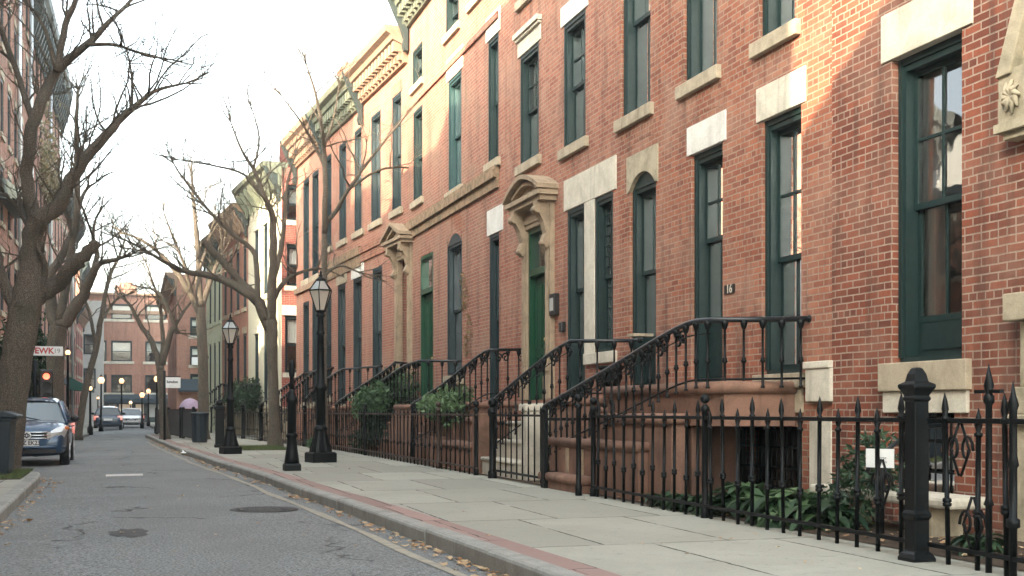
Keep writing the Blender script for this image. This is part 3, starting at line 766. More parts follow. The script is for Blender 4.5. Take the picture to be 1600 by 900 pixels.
# ---- house with the large near window (right edge of the photo)
fa = Front((FX - 0.035, 5.0), (FX - 0.035, y_at(1300, FX - 0.035)))
h1 = thing('row_house', 'nearest deep red brick row house at the right with one tall dark green window', 'house', fa.pt(0), fa.rot)
w1 = H_(fa, 1393, 1503, 97, 570, meet=0.40, panel=0.0, cross=1)
w1['z1'] = 4.56; w1['z0'] = 1.56
d1 = dict(u0=0.5, u1=1.75, z0=1.0, z1=4.3, depth=0.5)
d1['u1'] = fa.u(1652)
b1 = dict(u0=w1['u0'] + 0.1, u1=w1['u1'] - 0.03, z0=-0.05, z1=1.10)
w1b = dict(w1); w1b['z0'], w1b['z1'] = 5.5, 8.2
body(h1, fa.L, 12.4, [w1, d1, b1, w1b], 'brick_deep')
f = window(h1, dict(w1, panel=0.34, meet=0.46, cross=1), 'teal', 'sides')
window(h1, w1b, 'teal', 'half')
lintel(h1, w1, 0.47, 0.15, 'limestone', 0.02)
lintel(h1, w1b, 0.45, 0.15, 'limestone', 0.02)
sl = sill(h1, w1, 0.27, 0.13, 'sandstone', 0.07)
b = MB(); b.box(w1['u0'] - 0.10, w1['u1'] + 0.10, -0.1, 0.035, w1['z0'] - 0.48, w1['z0'] - 0.272); b.build('sill_apron', M['limestone'], h1, bevel=0.01)
sill(h1, w1b, 0.2, 0.12)
basement(h1, b1)
door(h1, d1, 'teal')
cornice(h1, fa.L, 11.7, 'verdigris', 'bracket')
# carved hood mould and stone pier of the door that the frame cuts off
pe = fa.u(1592)
hm = MB()
cx, r0 = (d1['u0'] + d1['u1']) / 2, (d1['u1'] - d1['u0']) / 2; cz = fa.z(1556, 128)
us_ = lambda k: d1['u1'] + 0.55 - k
prof = []
kx = (fa.u(1584) - cx) / (r0 + 0.35) - 0.10
for (o0, o1, pr) in ((0.0, 0.15, 0.20), (0.15, 0.28, 0.12)):
    N = 16; rows = []
    for i in range(N + 1):
        t = i / N; ang = math.radians(-2 + 184 * t)
        flare = 0.10 * (abs(2 * t - 1)) ** 8
        ca = math.cos(ang) * (kx + flare); sa = math.sin(ang)
        ra, rb = r0 + 0.35 - o0, r0 + 0.35 - o1
        rows.append([(cx + ra * ca, -0.02, cz + 1.05 * ra * sa), (cx + ra * ca, pr, cz + 1.05 * ra * sa), (cx + rb * ca, pr, cz + 1.05 * rb * sa), (cx + rb * ca, -0.02, cz + 1.05 * rb * sa)])
    hm.grid(rows, closed=True, smooth=False, cap=True)
hood = hm.build('hood_mould', M['old_stone'], h1, bevel=0.01)
k = MB(); ux = fa.u(1607); zt = fa.z(1556, 128) - 0.02
k.box(ux - 0.16, ux + 0.16, -0.02, 0.17, zt - 0.42, zt + 0.02); k.box(ux - 0.19, ux + 0.19, -0.02, 0.20, zt - 0.50, zt - 0.42); k.box(ux - 0.13, ux + 0.13, -0.02, 0.15, zt - 0.56, zt - 0.50)
for i in range(9):
    a_ = i * 0.7; rr_ = 0.11
    k.tube([(ux, 0.17, zt - 0.22), (ux + rr_ * math.cos(a_) * 0.6, 0.20, zt - 0.22 + rr_ * math.sin(a_) * 0.6), (ux + rr_ * math.cos(a_ + 0.4), 0.185, zt - 0.22 + 1.3 * rr_ * math.sin(a_ + 0.4))], [0.03, 0.028, 0.012], 6)
k.build('carved_corbel', M['old_stone'], hood, bevel=0.008)
k = MB(); u_ = d1['u1']
k.box(u_ - 0.0, u_ + 0.34, -0.02, 0.14, -0.2, 0.98); k.box(u_ - 0.03, u_ + 0.40, -0.02, 0.19, 0.98, 1.07); k.box(u_ - 0.01, u_ + 0.35, -0.02, 0.145, 1.07, 1.30); k.box(u_ + 0.05, u_ + 0.30, -0.02, 0.11, 1.30, 1.85); k.box(u_ - 0.02, u_ + 0.40, -0.02, 0.20, 1.85, 2.08)
k.build('door_pier', M['old_stone'], h1, bevel=0.012)

FWD = 0.03
# ---- house with the big brownstone stoop
y12, y23, y34 = fa.b.y, y_at(968, FX), y_at(780, FX)
fb = Front((FX, y12), (FX, y23))
h2 = thing('row_house', 'red brick row house with three teal windows over the large brownstone stoop', 'house', fb.pt(0), fb.rot)
o2c = H_(fb, 1190, 1252, 4.55, 1.52, meet=0.46, cross=1)
o2b = H_(fb, 1080, 1129, 4.52, 1.43, meet=0.52, panel=0.75, cross=1)
o2a = H_(fb, 984, 1025, 4.60, 1.43, arch=0.22, meet=0.46, panel=0.65)
o2d = H_(fb, 970, 1016, 8.4, 5.52, meet=0.52); o2e = H_(fb, 1068, 1120, 8.4, 5.5, meet=0.45); o2f = H_(fb, 1186, 1242, 8.4, 5.5, meet=0.45)
ob = dict(u0=fb.u(1248), u1=fb.u(1140), z0=-0.05, z1=0.92)
body(h2, fb.L, 12.2, [o2a, o2b, o2c, o2d, o2e, o2f, ob], 'brick_red')
window(h2, o2a, 'teal', 'lace'); window(h2, o2b, 'teal', 'lace'); window(h2, o2c, 'teal', 'half')
window(h2, o2d, 'teal', 'blind'); window(h2, o2e, 'teal', 'half'); window(h2, o2f, 'teal', 'half')
lintel(h2, o2c, 0.40, 0.10, 'limestone', 0.02); lintel(h2, o2b, 0.38, 0.10, 'pale_stone', 0.02); lintel(h2, o2a, 0.30, 0.08, 'old_stone', 0.02)
for o in (o2a, o2b): soldier(h2, dict(o, off=0.40), 'brick_red')
sill(h2, o2c, 0.16, 0.10, 'sandstone')
b = MB(); b.box(o2c['u0'] - 0.05, o2c['u1'] + 0.05, -0.1, 0.04, 1.08, o2c['z0'] - 0.162); b.build('sill_apron', M['sandstone'], h2, bevel=0.01)
for o in (o2d, o2e, o2f): lintel(h2, o, 0.36, 0.10, 'pale_stone', 0.02); sill(h2, o, 0.17, 0.12, 'sandstone')
basement(h2, ob)
cornice(h2, fb.L, 11.4, 'verdigris', 'bracket')
# stone quoin blocks at the party wall foot
b = MB(); b.box(-0.02, 0.46, -0.1, 0.075, 1.20, 1.56); b.box(-0.02, 0.48, -0.1, 0.095, 1.56, 1.64); b.box(0.0, 0.42, -0.1, 0.05, -0.1, 1.0)
b.build('quoin_block', M['limestone'], h2, bevel=0.012)
pl = MB(); pu = fb.u(1140); pl.box(pu - 0.14, pu + 0.12, 0.001, 0.012, fb.z(1140, 459), fb.z(1140, 445)); plq = pl.build('number_plate', M['plate_black'], h2)
text('number', '16', 0.15, M['limestone'], plq, (pu - 0.01, 0.0125, fb.z(1140, 452)), (math.radians(90), 0, math.radians(180)), bold=0.002)

FWD = 0.075
# ---- house with the arched stone door hood
fc = Front((FX, y23), (FX, y34))
h3 = thing('row_house', 'red brick row house with green door under an arched sandstone hood', 'house', fc.pt(0), fc.rot)
d3 = H_(fc, 829, 859, 4.45, 1.30, depth=0.55, set=0.06)
o3r = H_(fc, 930, 958, 4.52, 2.02, lead=1, munt=0); o3l = H_(fc, 887, 914, 4.52, 1.32, panel=0.7, meet=0.46)
o3g = H_(fc, 813, 842, 7.85, 5.75, cross=1); o3h = H_(fc, 881, 915, 7.72, 5.58, cross=1)
o3g2 = dict(o3g, z0=8.9, z1=10.6); o3h2 = dict(o3h, z0=8.9, z1=10.6)
body(h3, fc.L, 12.0, [d3, o3r, o3l, o3g, o3h, o3g2, o3h2], 'brick_rose')
door(h3, d3, 'green_door', 0.8); portal(h3, d3, 'portal_stone', 0.25, 'arch', 0.38)
window(h3, o3l, 'teal', 'lace'); window(h3, o3r, 'teal', 'sides')
for o in (o3g, o3h, o3g2, o3h2): window(h3, o, 'teal', 'lace')
oo = dict(o3r, u1=o3l['u1']); lintel(h3, oo, 0.52, 0.14, 'limestone', 0.022)
b = MB(); b.box(o3r['u1'] + 0.005, o3l['u0'] - 0.005, -0.1, 0.02, o3r['z0'], 4.515); b.build('stone_mullion', M['limestone'], h3, bevel=0.01)
sill(h3, dict(o3r, u1=o3r['u1'] + 0.18), 0.17, 0.16, 'limestone')
lintel(h3, o3g, 0.34, 0.12, 'limestone', 0.02, 0.10); lintel(h3, o3h, 0.34, 0.12, 'pale_stone', 0.02)
lintel(h3, o3g2, 0.34, 0.12, 'limestone', 0.02); lintel(h3, o3h2, 0.34, 0.12, 'limestone', 0.02)
for o in (o3g, o3h, o3g2, o3h2): sill(h3, o, 0.16, 0.14, 'sandstone')
cornice(h3, fc.L, 11.2, 'verdigris', 'dentil')
mbx = MB(); u_, z_ = fc.u(870), fc.z(870, 476); mbx.box(u_ - 0.13, u_ + 0.13, 0.0, 0.10, z_ - 0.19, z_ + 0.19); mbo = mbx.build('letter_box', M['plate_black'], h3, bevel=0.01)
mbx = MB(); mbx.box(u_ - 0.08, u_ + 0.08, 0.10, 0.106, z_ - 0.11, z_ + 0.11); mbx.build('face_plate', M['grey_render'], mbo)
mbx = MB(); u_, z_ = fc.u(882), fc.z(882, 511); mbx.box(u_ - 0.07, u_ + 0.07, 0.0, 0.09, z_ - 0.09, z_ + 0.09); mbx.build('entry_phone', M['plate_black'], h3, bevel=0.02)

# ---- tall tan house with moss on its string course
y45 = y_at(637, FX)
fd = Front((FX, y34), (FX, y45))
h4 = thing('row_house', 'tall tan brick row house with a mossy string course and narrow green door', 'house', fd.pt(0), fd.rot)
d4 = H_(fd, 657, 677, 5.0, 1.3, depth=0.5, set=0.10)
o4a = H_(fd, 699, 722, 5.15, 1.9, arch=0.28); o4w = H_(fd, 765, 783, 4.72, 1.3)
o4p = H_(fd, 763, 779, 8.75, 6.2); o4q = H_(fd, 701, 721, 8.75, 6.15); o4r = H_(fd, 646, 660, 8.85, 6.5)
o4s = H_(fd, 645, 660, 10.45, 9.5); o4t = H_(fd, 697, 717, 10.8, 9.85); o4u = H_(fd, 735, 752, 10.9, 9.95)
body(h4, fd.L, 12.2, [d4, o4a, o4w, o4p, o4q, o4r, o4s, o4t, o4u], 'brick_tan')
door(h4, d4, 'green_door', 0.9)
for o, p_, cu_ in ((o4a, 'navy', 'half'), (o4w, 'navy', None), (o4p, 'teal', 'half'), (o4q, 'teal_light', 'half'), (o4r, 'teal', None), (o4s, 'teal', None), (o4t, 'teal', 'half'), (o4u, 'teal', None)): window(h4, o, p_, cu_)
lintel(h4, o4w, 0.52, 0.14, 'pale_stone', 0.02); lintel(h4, o4q, 0.52, 0.14, 'limestone', 0.02); lintel(h4, o4p, 0.5, 0.14, 'limestone', 0.02)
soldier(h4, dict(o4a, off=-0.2, camber=0.28), 'brick_red', 0.36, 0.14)
for o in (o4q, o4p, o4r, o4s, o4t, o4u): sill(h4, o, 0.16, 0.14, 'sandstone')
sill(h4, o4a, 0.2, 0.14, 'sandstone')
b = MB(); z_ = fd.z(780, 266); b.box(0.0, fd.L, -0.02, 0.06, z_ - 0.34, z_ - 0.14); b.box(0.0, fd.L, -0.02, 0.13, z_ - 0.139, z_ + 0.02); b.box(0.0, fd.L, -0.02, 0.08, z_ + 0.021, z_ + 0.12)
b.build('string_course', M['mossy_stone'], h4)
b = MB(); b.box(0.0, fd.L, -0.02, 0.05, 9.02, 9.16); b.build('string_course', M['brick_tan'], h4)
cornice(h4, fd.L, 11.2, 'verdigris', 'dentil', 0.85, 0.55)
ivy = MB(); rv = random.Random(5)
for (px, py, rad) in ((726, 438, 0.16), (729, 460, 0.22), (733, 512, 0.30), (732, 545, 0.2), (727, 480, 0.12)):
    u_, z_ = fd.u(px), fd.z(px, py)
    for i in range(int(210 * rad)):
        a_, r_ = rv.uniform(0, 6.28), rad * math.sqrt(rv.random()); s_ = rv.uniform(0.025, 0.05)
        p = Vector((u_ + r_ * math.cos(a_) * 1.3, 0.02 + rv.uniform(0, 0.06), z_ + r_ * math.sin(a_)))
        d_ = Vector((rv.uniform(-1, 1), rv.uniform(-0.4, 0.4), rv.uniform(-1, 1))).normalized(); e_ = d_.cross(Vector((rv.uniform(-.3, .3), 1, rv.uniform(-.3, .3)))).normalized()
        ivy.face([p - d_ * s_, p + e_ * s_ * 0.6, p + d_ * s_, p - e_ * s_ * 0.6])
ivy = tag(ivy.build('wall_vine', M['leaf_dry'], None, fix=False), 'small patches of dry vine clinging to the tan brick wall', 'vine')
ivy.location = fd.pt(0); ivy.rotation_euler = (0, 0, fd.rot)

# ---- three lower houses where the row bends away
yB = y_at(463, 6.38)
bend = Front((FX, y45), (6.38, yB))
def sub(line, pl, pr):
    return Front(line.pt(line.u(pr)).xy, line.pt(line.u(pl)).xy)
fe = Front((FX, y45), bend.pt(bend.u(565)).xy)
h5 = thing('row_house', 'salmon brick row house with brownstone portal and a red door', 'house', fe.pt(0), fe.rot)
d5 = H_(fe, 626, 641, 5.15, 1.3, depth=0.8, set=0.34)
o5 = [H_(fe, 613, 627, 9.75, 6.6), H_(fe, 580, 595, 9.75, 6.6), H_(fe, 582, 597, 5.25, 1.6)]
body(h5, fe.L, 11.3, [d5] + o5, 'brick_salmon')
door(h5, d5, 'red_door', 0.8); portal(h5, d5, 'portal_stone', 0.30, 'gable', 0.42)
for o in o5: window(h5, o, 'navy', None if o is o5[2] else 'half')
for o in o5: sill(h5, o, 0.18, 0.16, 'sandstone')
lintel(h5, o5[0], 0.3, 0.1, 'brick_red', 0.012)
b = MB(); b.box(0, fe.L, -0.02, 0.10, 5.85, 6.05); b.box(0, fe.L, -0.02, 0.05, 5.6, 5.85); b.build('string_course', M['brick_red'], h5)
cornice(h5, fe.L, 10.35, 'cornice_tan', 'dentil', 0.95, 0.6, end=(fe.L - 0.2,))
ff = Front(fe.b, bend.pt(bend.u(505)).xy)
h6 = thing('row_house', 'salmon brick row house with a dark string course and tall navy windows', 'house', ff.pt(0), ff.rot)
o6 = [H_(ff, 554, 567, 9.75, 6.6), H_(ff, 530, 541, 9.75, 6.6), H_(ff, 509, 518, 9.75, 6.6), H_(ff, 552, 566, 5.2, 1.6), H_(ff, 528, 540, 5.2, 1.3), H_(ff, 509, 518, 5.2, 1.6)]
body(h6, ff.L, 11.2, o6, 'brick_salmon')
for o in o6: window(h6, o, 'navy', 'half' if o['z0'] > 5 else None); sill(h6, o, 0.18, 0.16, 'sandstone')
lintel(h6, o6[3], 0.5, 0.22, 'pale_stone', 0.02); lintel(h6, o6[4], 0.3, 0.2, 'sandstone', 0.02)
b = MB(); b.box(0, ff.L, -0.02, 0.10, 5.85, 6.1); b.box(0, ff.L, -0.02, 0.05, 5.5, 5.85); b.build('string_course', M['mossy_stone'], h6)
cornice(h6, ff.L, 10.3, 'verdigris', 'dentil', 0.95, 0.6, end=(ff.L - 0.2,))
fg = Front(ff.b, bend.b)
h7 = thing('row_house', 'salmon brick row house at the end before the gap with paired narrow windows', 'house', fg.pt(0), fg.rot)
o7 = [H_(fg, 488, 498, 9.6, 5.9), H_(fg, 474, 483, 9.6, 5.9), H_(fg, 488, 498, 5.1, 1.4), H_(fg, 474, 483, 5.1, 1.4)]
body(h7, fg.L, 11.4, o7, 'brick_salmon')
for o in o7: window(h7, o, 'navy', None); sill(h7, o, 0.2, 0.14, 'sandstone')
b = MB(); b.box(0, fg.L, -0.02, 0.10, 5.5, 5.7); b.build('string_course', M['cornice_tan'], h7)
cornice(h7, fg.L, 10.3, 'cornice_tan', 'dentil', 1.0, 0.6, end=(fg.L - 0.2,))
b = MB(); b.box(0.3, 1.5, -1.8, -0.9, 11.3, 13.1); b.box(0.25, 1.55, -1.85, -0.85, 13.1, 13.3); b.build('chimney', M['brick_red'], h7)

OLD = False
# ---- beyond the gap: cream, crimson and mint houses
far = Front((x_at(440, 49.0), 49.0), (x_at(322, 68.5), 68.5))
fh = Front(far.a, far.pt(far.u(388)).xy)
h8 = thing('row_house', 'cream painted row house with a dark bracketed cornice and a brick side wall', 'house', fh.pt(0), fh.rot)
dz8 = 49.0 * CT + far.a.x * ST
zz = lambda py: EYE + (HOR - py) * dz8 / FPX
o8 = [H_(fh, 425, 432, 9.3, 6.2), H_(fh, 412, 418, 9.3, 6.2), H_(fh, 398, 404, 9.3, 6.2), H_(fh, 425, 432, 5.0, 1.5), H_(fh, 412, 418, 5.0, 1.5), H_(fh, 398, 404, 4.6, 1.3)]
s8 = [dict(u0=0.22, u1=0.92, z0=zz(343), z1=zz(287), depth=0.2), dict(u0=0.22, u1=0.92, z0=zz(446), z1=zz(380), depth=0.2), dict(u0=0.14, u1=0.90, z0=zz(582), z1=zz(492), depth=0.2)]
w = body(h8, fh.L, 11.2, o8, 'cream', 7.0, s8)
# the flank is bare brick: give those faces a second material
w.data.materials.append(M['brick_crimson'])
for p in w.data.polygons:
    if abs(p.center.x) < 0.25 and p.center.y < -0.01 and abs(p.normal.x) > 0.5: p.material_index = 1
for o in o8: window(h8, o, 'navy', None, 1); sill(h8, o, 0.2, 0.14, 'cream'); lintel(h8, o, 0.3, 0.12, 'cream', 0.05)
def side_window(h, s, paint, curtain, lin=None):
    e = bpy.data.objects.new('window_bay', None)
    f = window(h, dict(s), paint, curtain, 1)
    # turn the window on to the flank: local x -> -y, outward -> -x
    f.matrix_local = Matrix(((0, -1, 0, 0), (-1, 0, 0, 0), (0, 0, 1, 0), (0, 0, 0, 1)))
    bpy.data.objects.remove(e)
    b = MB(); b.box(-0.03, 0.1, -s['u1'] - 0.1, -s['u0'] + 0.1, s['z0'] - 0.2, s['z0']); b.build('sill', M['limestone'], h)
    if lin:
        b = MB(); b.box(-0.025, 0.1, -s['u1'] - 0.12, -s['u0'] + 0.12, s['z1'], s['z1'] + 0.4); b.build('lintel', M[lin], h)
side_window(h8, s8[0], 'navy', 'blind'); side_window(h8, s8[1], 'navy', 'half'); side_window(h8, s8[2], 'navy', 'half', 'pale_stone')
cornice(h8, fh.L, 10.4, 'verdigris', 'bracket', 1.0, 0.75)
b = MB(); b.box(0.2, 1.4, -2.6, -1.4, 11.2, 12.9); b.build('chimney', M['brick_crimson'], h8)
fi = Front(fh.b, far.pt(far.u(347)).xy)
h9 = thing('row_house', 'rose brick row house with a gilded cornice between the cream and mint houses', 'house', fi.pt(0), fi.rot)
o9 = [H_(fi, a_, b_, z1, z0) for (z0, z1) in ((1.5, 4.8), (6.0, 9.0)) for (a_, b_) in ((380, 385), (369, 374), (359, 363), (350, 354))]
body(h9, fi.L, 10.6, o9, 'brick_salmon', 8.0)
for o in o9: window(h9, o, 'navy', None, 1); lintel(h9, o, 0.3, 0.12, 'sandstone', 0.03); sill(h9, o, 0.18, 0.12)
cornice(h9, fi.L, 9.9, 'cornice_tan', 'bracket', 0.95, 0.7)
b = MB(); b.box(0.2, 3.4, -7.8, -2.2, 10.5, 14.6); b.box(1.4, 1.9, -4.0, -3.5, 14.6, 15.2); b.build('roof_stair_house', M['brick_crimson'], h9)
fj = Front(fi.b, far.b)
h10 = thing('row_house', 'pale mint painted row house in the distance on the right side', 'house', fj.pt(0), fj.rot)
o10 = [H_(fj, a_, b_, z1, z0) for (z0, z1) in ((1.5, 4.8), (5.9, 8.6)) for (a_, b_) in ((341, 344), (334, 337), (327, 330))]
body(h10, fj.L, 10.2, o10, 'mint', 8.0)
for o in o10: window(h10, o, 'navy', None, 1); sill(h10, o, 0.18, 0.12, 'mint'); lintel(h10, o, 0.25, 0.1, 'mint', 0.04)
cornice(h10, fj.L, 9.5, 'verdigris', 'bracket', 0.9, 0.65)
# ---- last house on the right shows its flank
fk = Front((x_at(276, 80), 80.0), (x_at(262, 100), 100.0))
dz11 = 80 * CT + fk.a.x * ST
zz = lambda py: EYE + (HOR - py) * dz11 / FPX
h11 = thing('corner_house', 'distant brick corner house on the right whose side wall faces down the street', 'house', fk.pt(0), fk.rot)
s11 = [dict(u0=0.85, u1=1.85, z0=zz(b_), z1=zz(a_), depth=0.2) for a_, b_ in ((495, 524), (540, 570), (584, 607))]
o11 = [dict(u0=2 + 3.2 * i, u1=3.2 + 3.2 * i, z0=z0, z1=z1) for i in range(5) for z0, z1 in ((4.0, 6.0), (7.0, 8.6))]
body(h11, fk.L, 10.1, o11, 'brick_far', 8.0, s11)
for o in o11: window(h11, o, 'navy', None, 1)
for s in s11: side_window(h11, s, 'navy', 'half')
cornice(h11, fk.L, 9.3, 'cornice_tan', 'bracket', 0.9, 0.7)
b = MB(); b.box(-0.26, -0.02, -1.75, -0.95, zz(570), zz(558)); b.build('air_conditioner', M['white'], h11)
for yy in (-0.75, -1.45):
    l = MB(); l.ball((-0.22, yy, zz(606)), 0.16, 10, 6); l.tube([(0, yy, zz(606) + 0.3), (-0.2, yy, zz(606) + 0.3), (-0.22, yy, zz(606) + 0.1)], 0.025, 6); l.build('wall_lamp', M['bulb_amber'], h11)
b = MB(); b.prism([(-0.02, 3.2), (-0.02, 2.5), (-0.9, 2.35), (-0.9, 2.45)], 'y', -4.8, -0.1); b.build('awning', M['awning_dark'], h11)

# ---- building that closes the street
fl = Front((9.0, 118.0), (-9.0, 118.0))   # front faces the viewer: outward is -Y
h12 = thing('end_building', 'four storey brick building across the far end of the street with a shop below', 'building', fl.pt(0), fl.rot)
dpt = 117.0
zz = lambda py: EYE + (HOR - py) * dpt / FPX
o12 = []
for px in (292, 243, 190, 150):
    xw = x_at(px, 118.0); u_ = 9.0 - xw
    for a_, b_ in ((482, 505), (537, 568), (588, 615)): o12.append(dict(u0=u_ - 0.95, u1=u_ + 0.95, z0=zz(b_), z1=zz(a_)))
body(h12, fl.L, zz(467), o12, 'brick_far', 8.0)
for o in o12: window(h12, o, 'navy', 'blind' if o['z0'] > 5 else None, 1); sill(h12, o, 0.25, 0.2, 'limestone')
b = MB(); b.box(0, fl.L, -0.02, 0.25, zz(497), zz(492)); b.box(0, fl.L, -0.02, 0.35, zz(469), zz(466)); b.build('cornice', M['cornice_tan'], h12)
uc = 9.0 - x_at(197, 118.0); b = MB(); b.box(uc - 1.0, uc + 1.0, -3.0, -1.6, zz(467), zz(452)); b.box(uc - 0.6, uc + 0.6, -2.8, -1.8, zz(452), zz(447)); b.build('chimney', M['brick_far'], h12)
b = MB(); ua, ub = 9.0 - x_at(262, 118.0), 9.0 - x_at(163, 118.0)
b.prism([(0.02, zz(617)), (1.1, zz(624)), (1.1, zz(630)), (0.02, zz(630))], 'x', ua, ub); aw = b.build('awning', M['awning_dark'], h12)
b = MB(); b.box(ua, ub, 0.001, 0.10, 0, zz(630)); shop = b.build('shop_front', M['cornice_dark'], h12)
for p0, p1, mt in ((170, 182, 'grey_render'), (186, 206, 'shop_glow'), (212, 224, 'shop_glow'), (232, 252, 'grey_render')):
    b = MB(); b.box(9 - x_at(p1, 118.0), 9 - x_at(p0, 118.0), 0.10, 0.14, 0.5, zz(632)); b.build('shop_window', M[mt], shop)
fl2 = Front((x_at(162, 116.8), 116.8), (-9.0, 116.8))
h13 = thing('grey_building', 'narrow pale grey rendered building beside the end of the street', 'building', fl2.pt(0), fl2.rot)
oz = [dict(u0=0.7, u1=1.8, z0=z, z1=z + 1.9) for z in (3.2, 6.4)]
body(h13, fl2.L, zz(480), oz, 'grey_render', 1.1)
for o in oz: window(h13, o, 'navy', None, 1)

# ------------------------------------------------------------------ left side of the street
fLv = Front((-3.0, 106.0), (-4.25, 47.0))
def left_house(y0, y1, H, mat, label, floors, bays, corn='cornice_dark', style='bracket', paint='navy', X=None, deep=8.0, win=True, chgt=1.1):
    xa = (lambda y: X) if X is not None else (lambda y: -3.0 - 1.25 * (106 - y) / 59)
    fr = Front((xa(y1), y1), (xa(y0), y0))
    h = thing('brick_house', label, 'house', fr.pt(0), fr.rot)
    os_ = []
    for f in range(floors):
        z0 = 1.5 + f * (H - 2.4) / floors
        for b_ in range(bays):
            u = fr.L * (b_ + 0.5) / bays
            os_.append(dict(u0=u - 0.52, u1=u + 0.52, z0=z0, z1=z0 + min(2.5, (H - 2.4) / floors - 1.2), munt=0))
    body(h, fr.L, H, os_, mat, deep)
    for o in os_:
        window(h, o, paint, None if R.random() < 0.5 else 'half', 1); sill(h, o, 0.18, 0.12, 'sandstone'); lintel(h, o, 0.3, 0.14, 'sandstone', 0.03)
    cornice(h, fr.L, H - chgt, corn, style, chgt, 0.75)
    return h, fr
left_house(-14, 2.2, 9.9, 'brick_red', 'unseen brick house on the left nearest the viewer', 4, 5, X=-4.9)  # unseen row up to the tall pair: heights and gaps shape the sun patches
left_house(2.25, 3.35, 8.7, 'brick_red', 'unseen narrow brick link block added on the left to let a sun strip through', 2, 1, X=-4.95)  # added low so a strip of sun reaches the facade opposite
left_house(3.4, 10.8, 15.0, 'brick_salmon', 'unseen brick house on the left opposite the brownstone stoop', 4, 4, X=-4.9)
left_house(11.2, 16.9, 13.9, 'brick_red', 'unseen brick house on the left opposite the mossy tan house', 3, 2, X=-4.9)
left_house(17.2, 23.4, 12.2, 'brick_rose', 'unseen brick house on the left before the low link building', 3, 2, X=-4.9)
left_house(23.45, 25.6, 11.4, 'brick_red', 'unseen low link block added on the left between taller houses to shape the sun', 3, 1, X=-5.0)  # added lower than its neighbours to shape the sun strip opposite
left_house(25.65, 28.4, 12.4, 'brick_rose', 'unseen narrow brick house on the left behind the big street tree', 3, 1, X=-4.9)
left_house(28.5, 34.0, 15.4, 'grey_render', 'unseen taller grey rendered house on the left between the street tree and the blue car', 4, 2, X=-4.92)  # tall to shade facades opposite, grey to tone the near window's reflection
left_house(36.0, 46.3, 8.2, 'brick_red', 'unseen low brick house on the left beside the parked blue car', 2, 4, X=-4.9)
hA, fA = left_house(47.0, 59.0, 22.5, 'brick_red', 'tall brick house at the left edge with dark cornice and pale downpipe', 6, 5)
hB, fB = left_house(59.0, 79.0, 21.2, 'brick_salmon', 'tall left brick house with a heavy overhanging dark green cornice', 6, 8, chgt=2.4)
hC, fC = left_house(79.2, 96.0, 15.2, 'brick_salmon', 'lower left brick house with crooked downpipe beyond the tall pair', 4, 7)
hD, fD = left_house(96.2, 106.0, 9.5, 'brick_crimson', 'small dark red house at the far end of the left side', 3, 4, 'cornice_tan')
left_house(106.4, 115.8, 14.0, 'brick_far', 'plain brick house added at the far left corner to block sun', 3, 4, X=-3.25)  # added to keep direct sun off the end building
for h, fr, uu, H in ((hA, fA, 5.5, 21), (hA, fA, 0.3, 21), (hB, fB, 9.0, 18.7), (hC, fC, 6.0, 14)):
    b = MB(); b.tube([(uu, 0.12, 0.1), (uu, 0.12, H * 0.62), (uu + 0.5, 0.14, H * 0.68), (uu + 0.5, 0.16, H)], 0.09, 8); b.build('downpipe', M['metal_pipe'], h)
# bay with pale band, small dark hood roof low on the nearest left house
b = MB(); b.prism([(0.0, 9.9), (0.9, 9.2), (0.95, 9.0), (0.0, 9.0)], 'x', fA.L - 5.0, fA.L - 0.2); b.build('hood_roof', M['cornice_dark'], hA)
aw = MB(); aw.prism([(0.0, 3.5), (1.5, 2.75), (1.5, 2.45), (0.0, 2.6)], 'x', fC.L * 0.2, fC.L * 0.45); aw.build('awning', M['awning'], hC)
aw = MB(); aw.prism([(0.0, 3.4), (1.2, 2.75), (1.2, 2.5), (0.0, 2.6)], 'x', fB.L * 0.55, fB.L * 0.75); aw.build('awning', M['awning_dark'], hB)

# ------------------------------------------------------------------ lines parallel to the right facades
def fxy(y):
    if y <= y45: return FX
    if y <= yB: return FX + (6.38 - FX) * (y - y45) / (yB - y45)
    if y <= 49: return 6.2
    return far.a.x + (far.b.x - far.a.x) * (y - 49) / 19.5
def onf(px, py, off):
    """point of the photo on the upright sheet that runs off metres in front of the facades"""
    y = 4.0
    while y < 110 and x_at(px, y) < fxy(y) - off: y += 0.02
    return Vector((x_at(px, y), y, z_at(py, x_at(px, y), y)))

# ------------------------------------------------------------------ iron railings of the stoops
def baluster_mesh(name, L, r=0.0155):
    b = MB()
    b.lathe([(r * 1.7, 0), (r * 1.7, 0.015), (r, 0.03), (r, L * 0.36), (r * 1.5, L * 0.37), (r * 2.3, L * 0.395), (r * 1.5, L * 0.42), (r * 1.9, L * 0.435), (r, L * 0.45), (r * 0.9, L * 0.86), (r * 1.6, L * 0.87), (r * 2.6, L * 0.93), (r * 2.9, L * 0.985), (r * 1.5, L)], 8)
    return b.mesh(name, M['iron'])
def curve(pts, n=6):
    """soft curve through the points"""
    out = []
    P = [pts[0]] + list(pts) + [pts[-1]]
    for i in range(1, len(P) - 2):
        for k in range(n):
            t = k / n; a, b, c, d = P[i - 1], P[i], P[i + 1], P[i + 2]
            out.append(0.5 * ((2 * b) + (c - a) * t + (2 * a - 5 * b + 4 * c - d) * t * t + (3 * b - a - 3 * c + d) * t ** 3))
    out.append(Vector(pts[-1])); return out
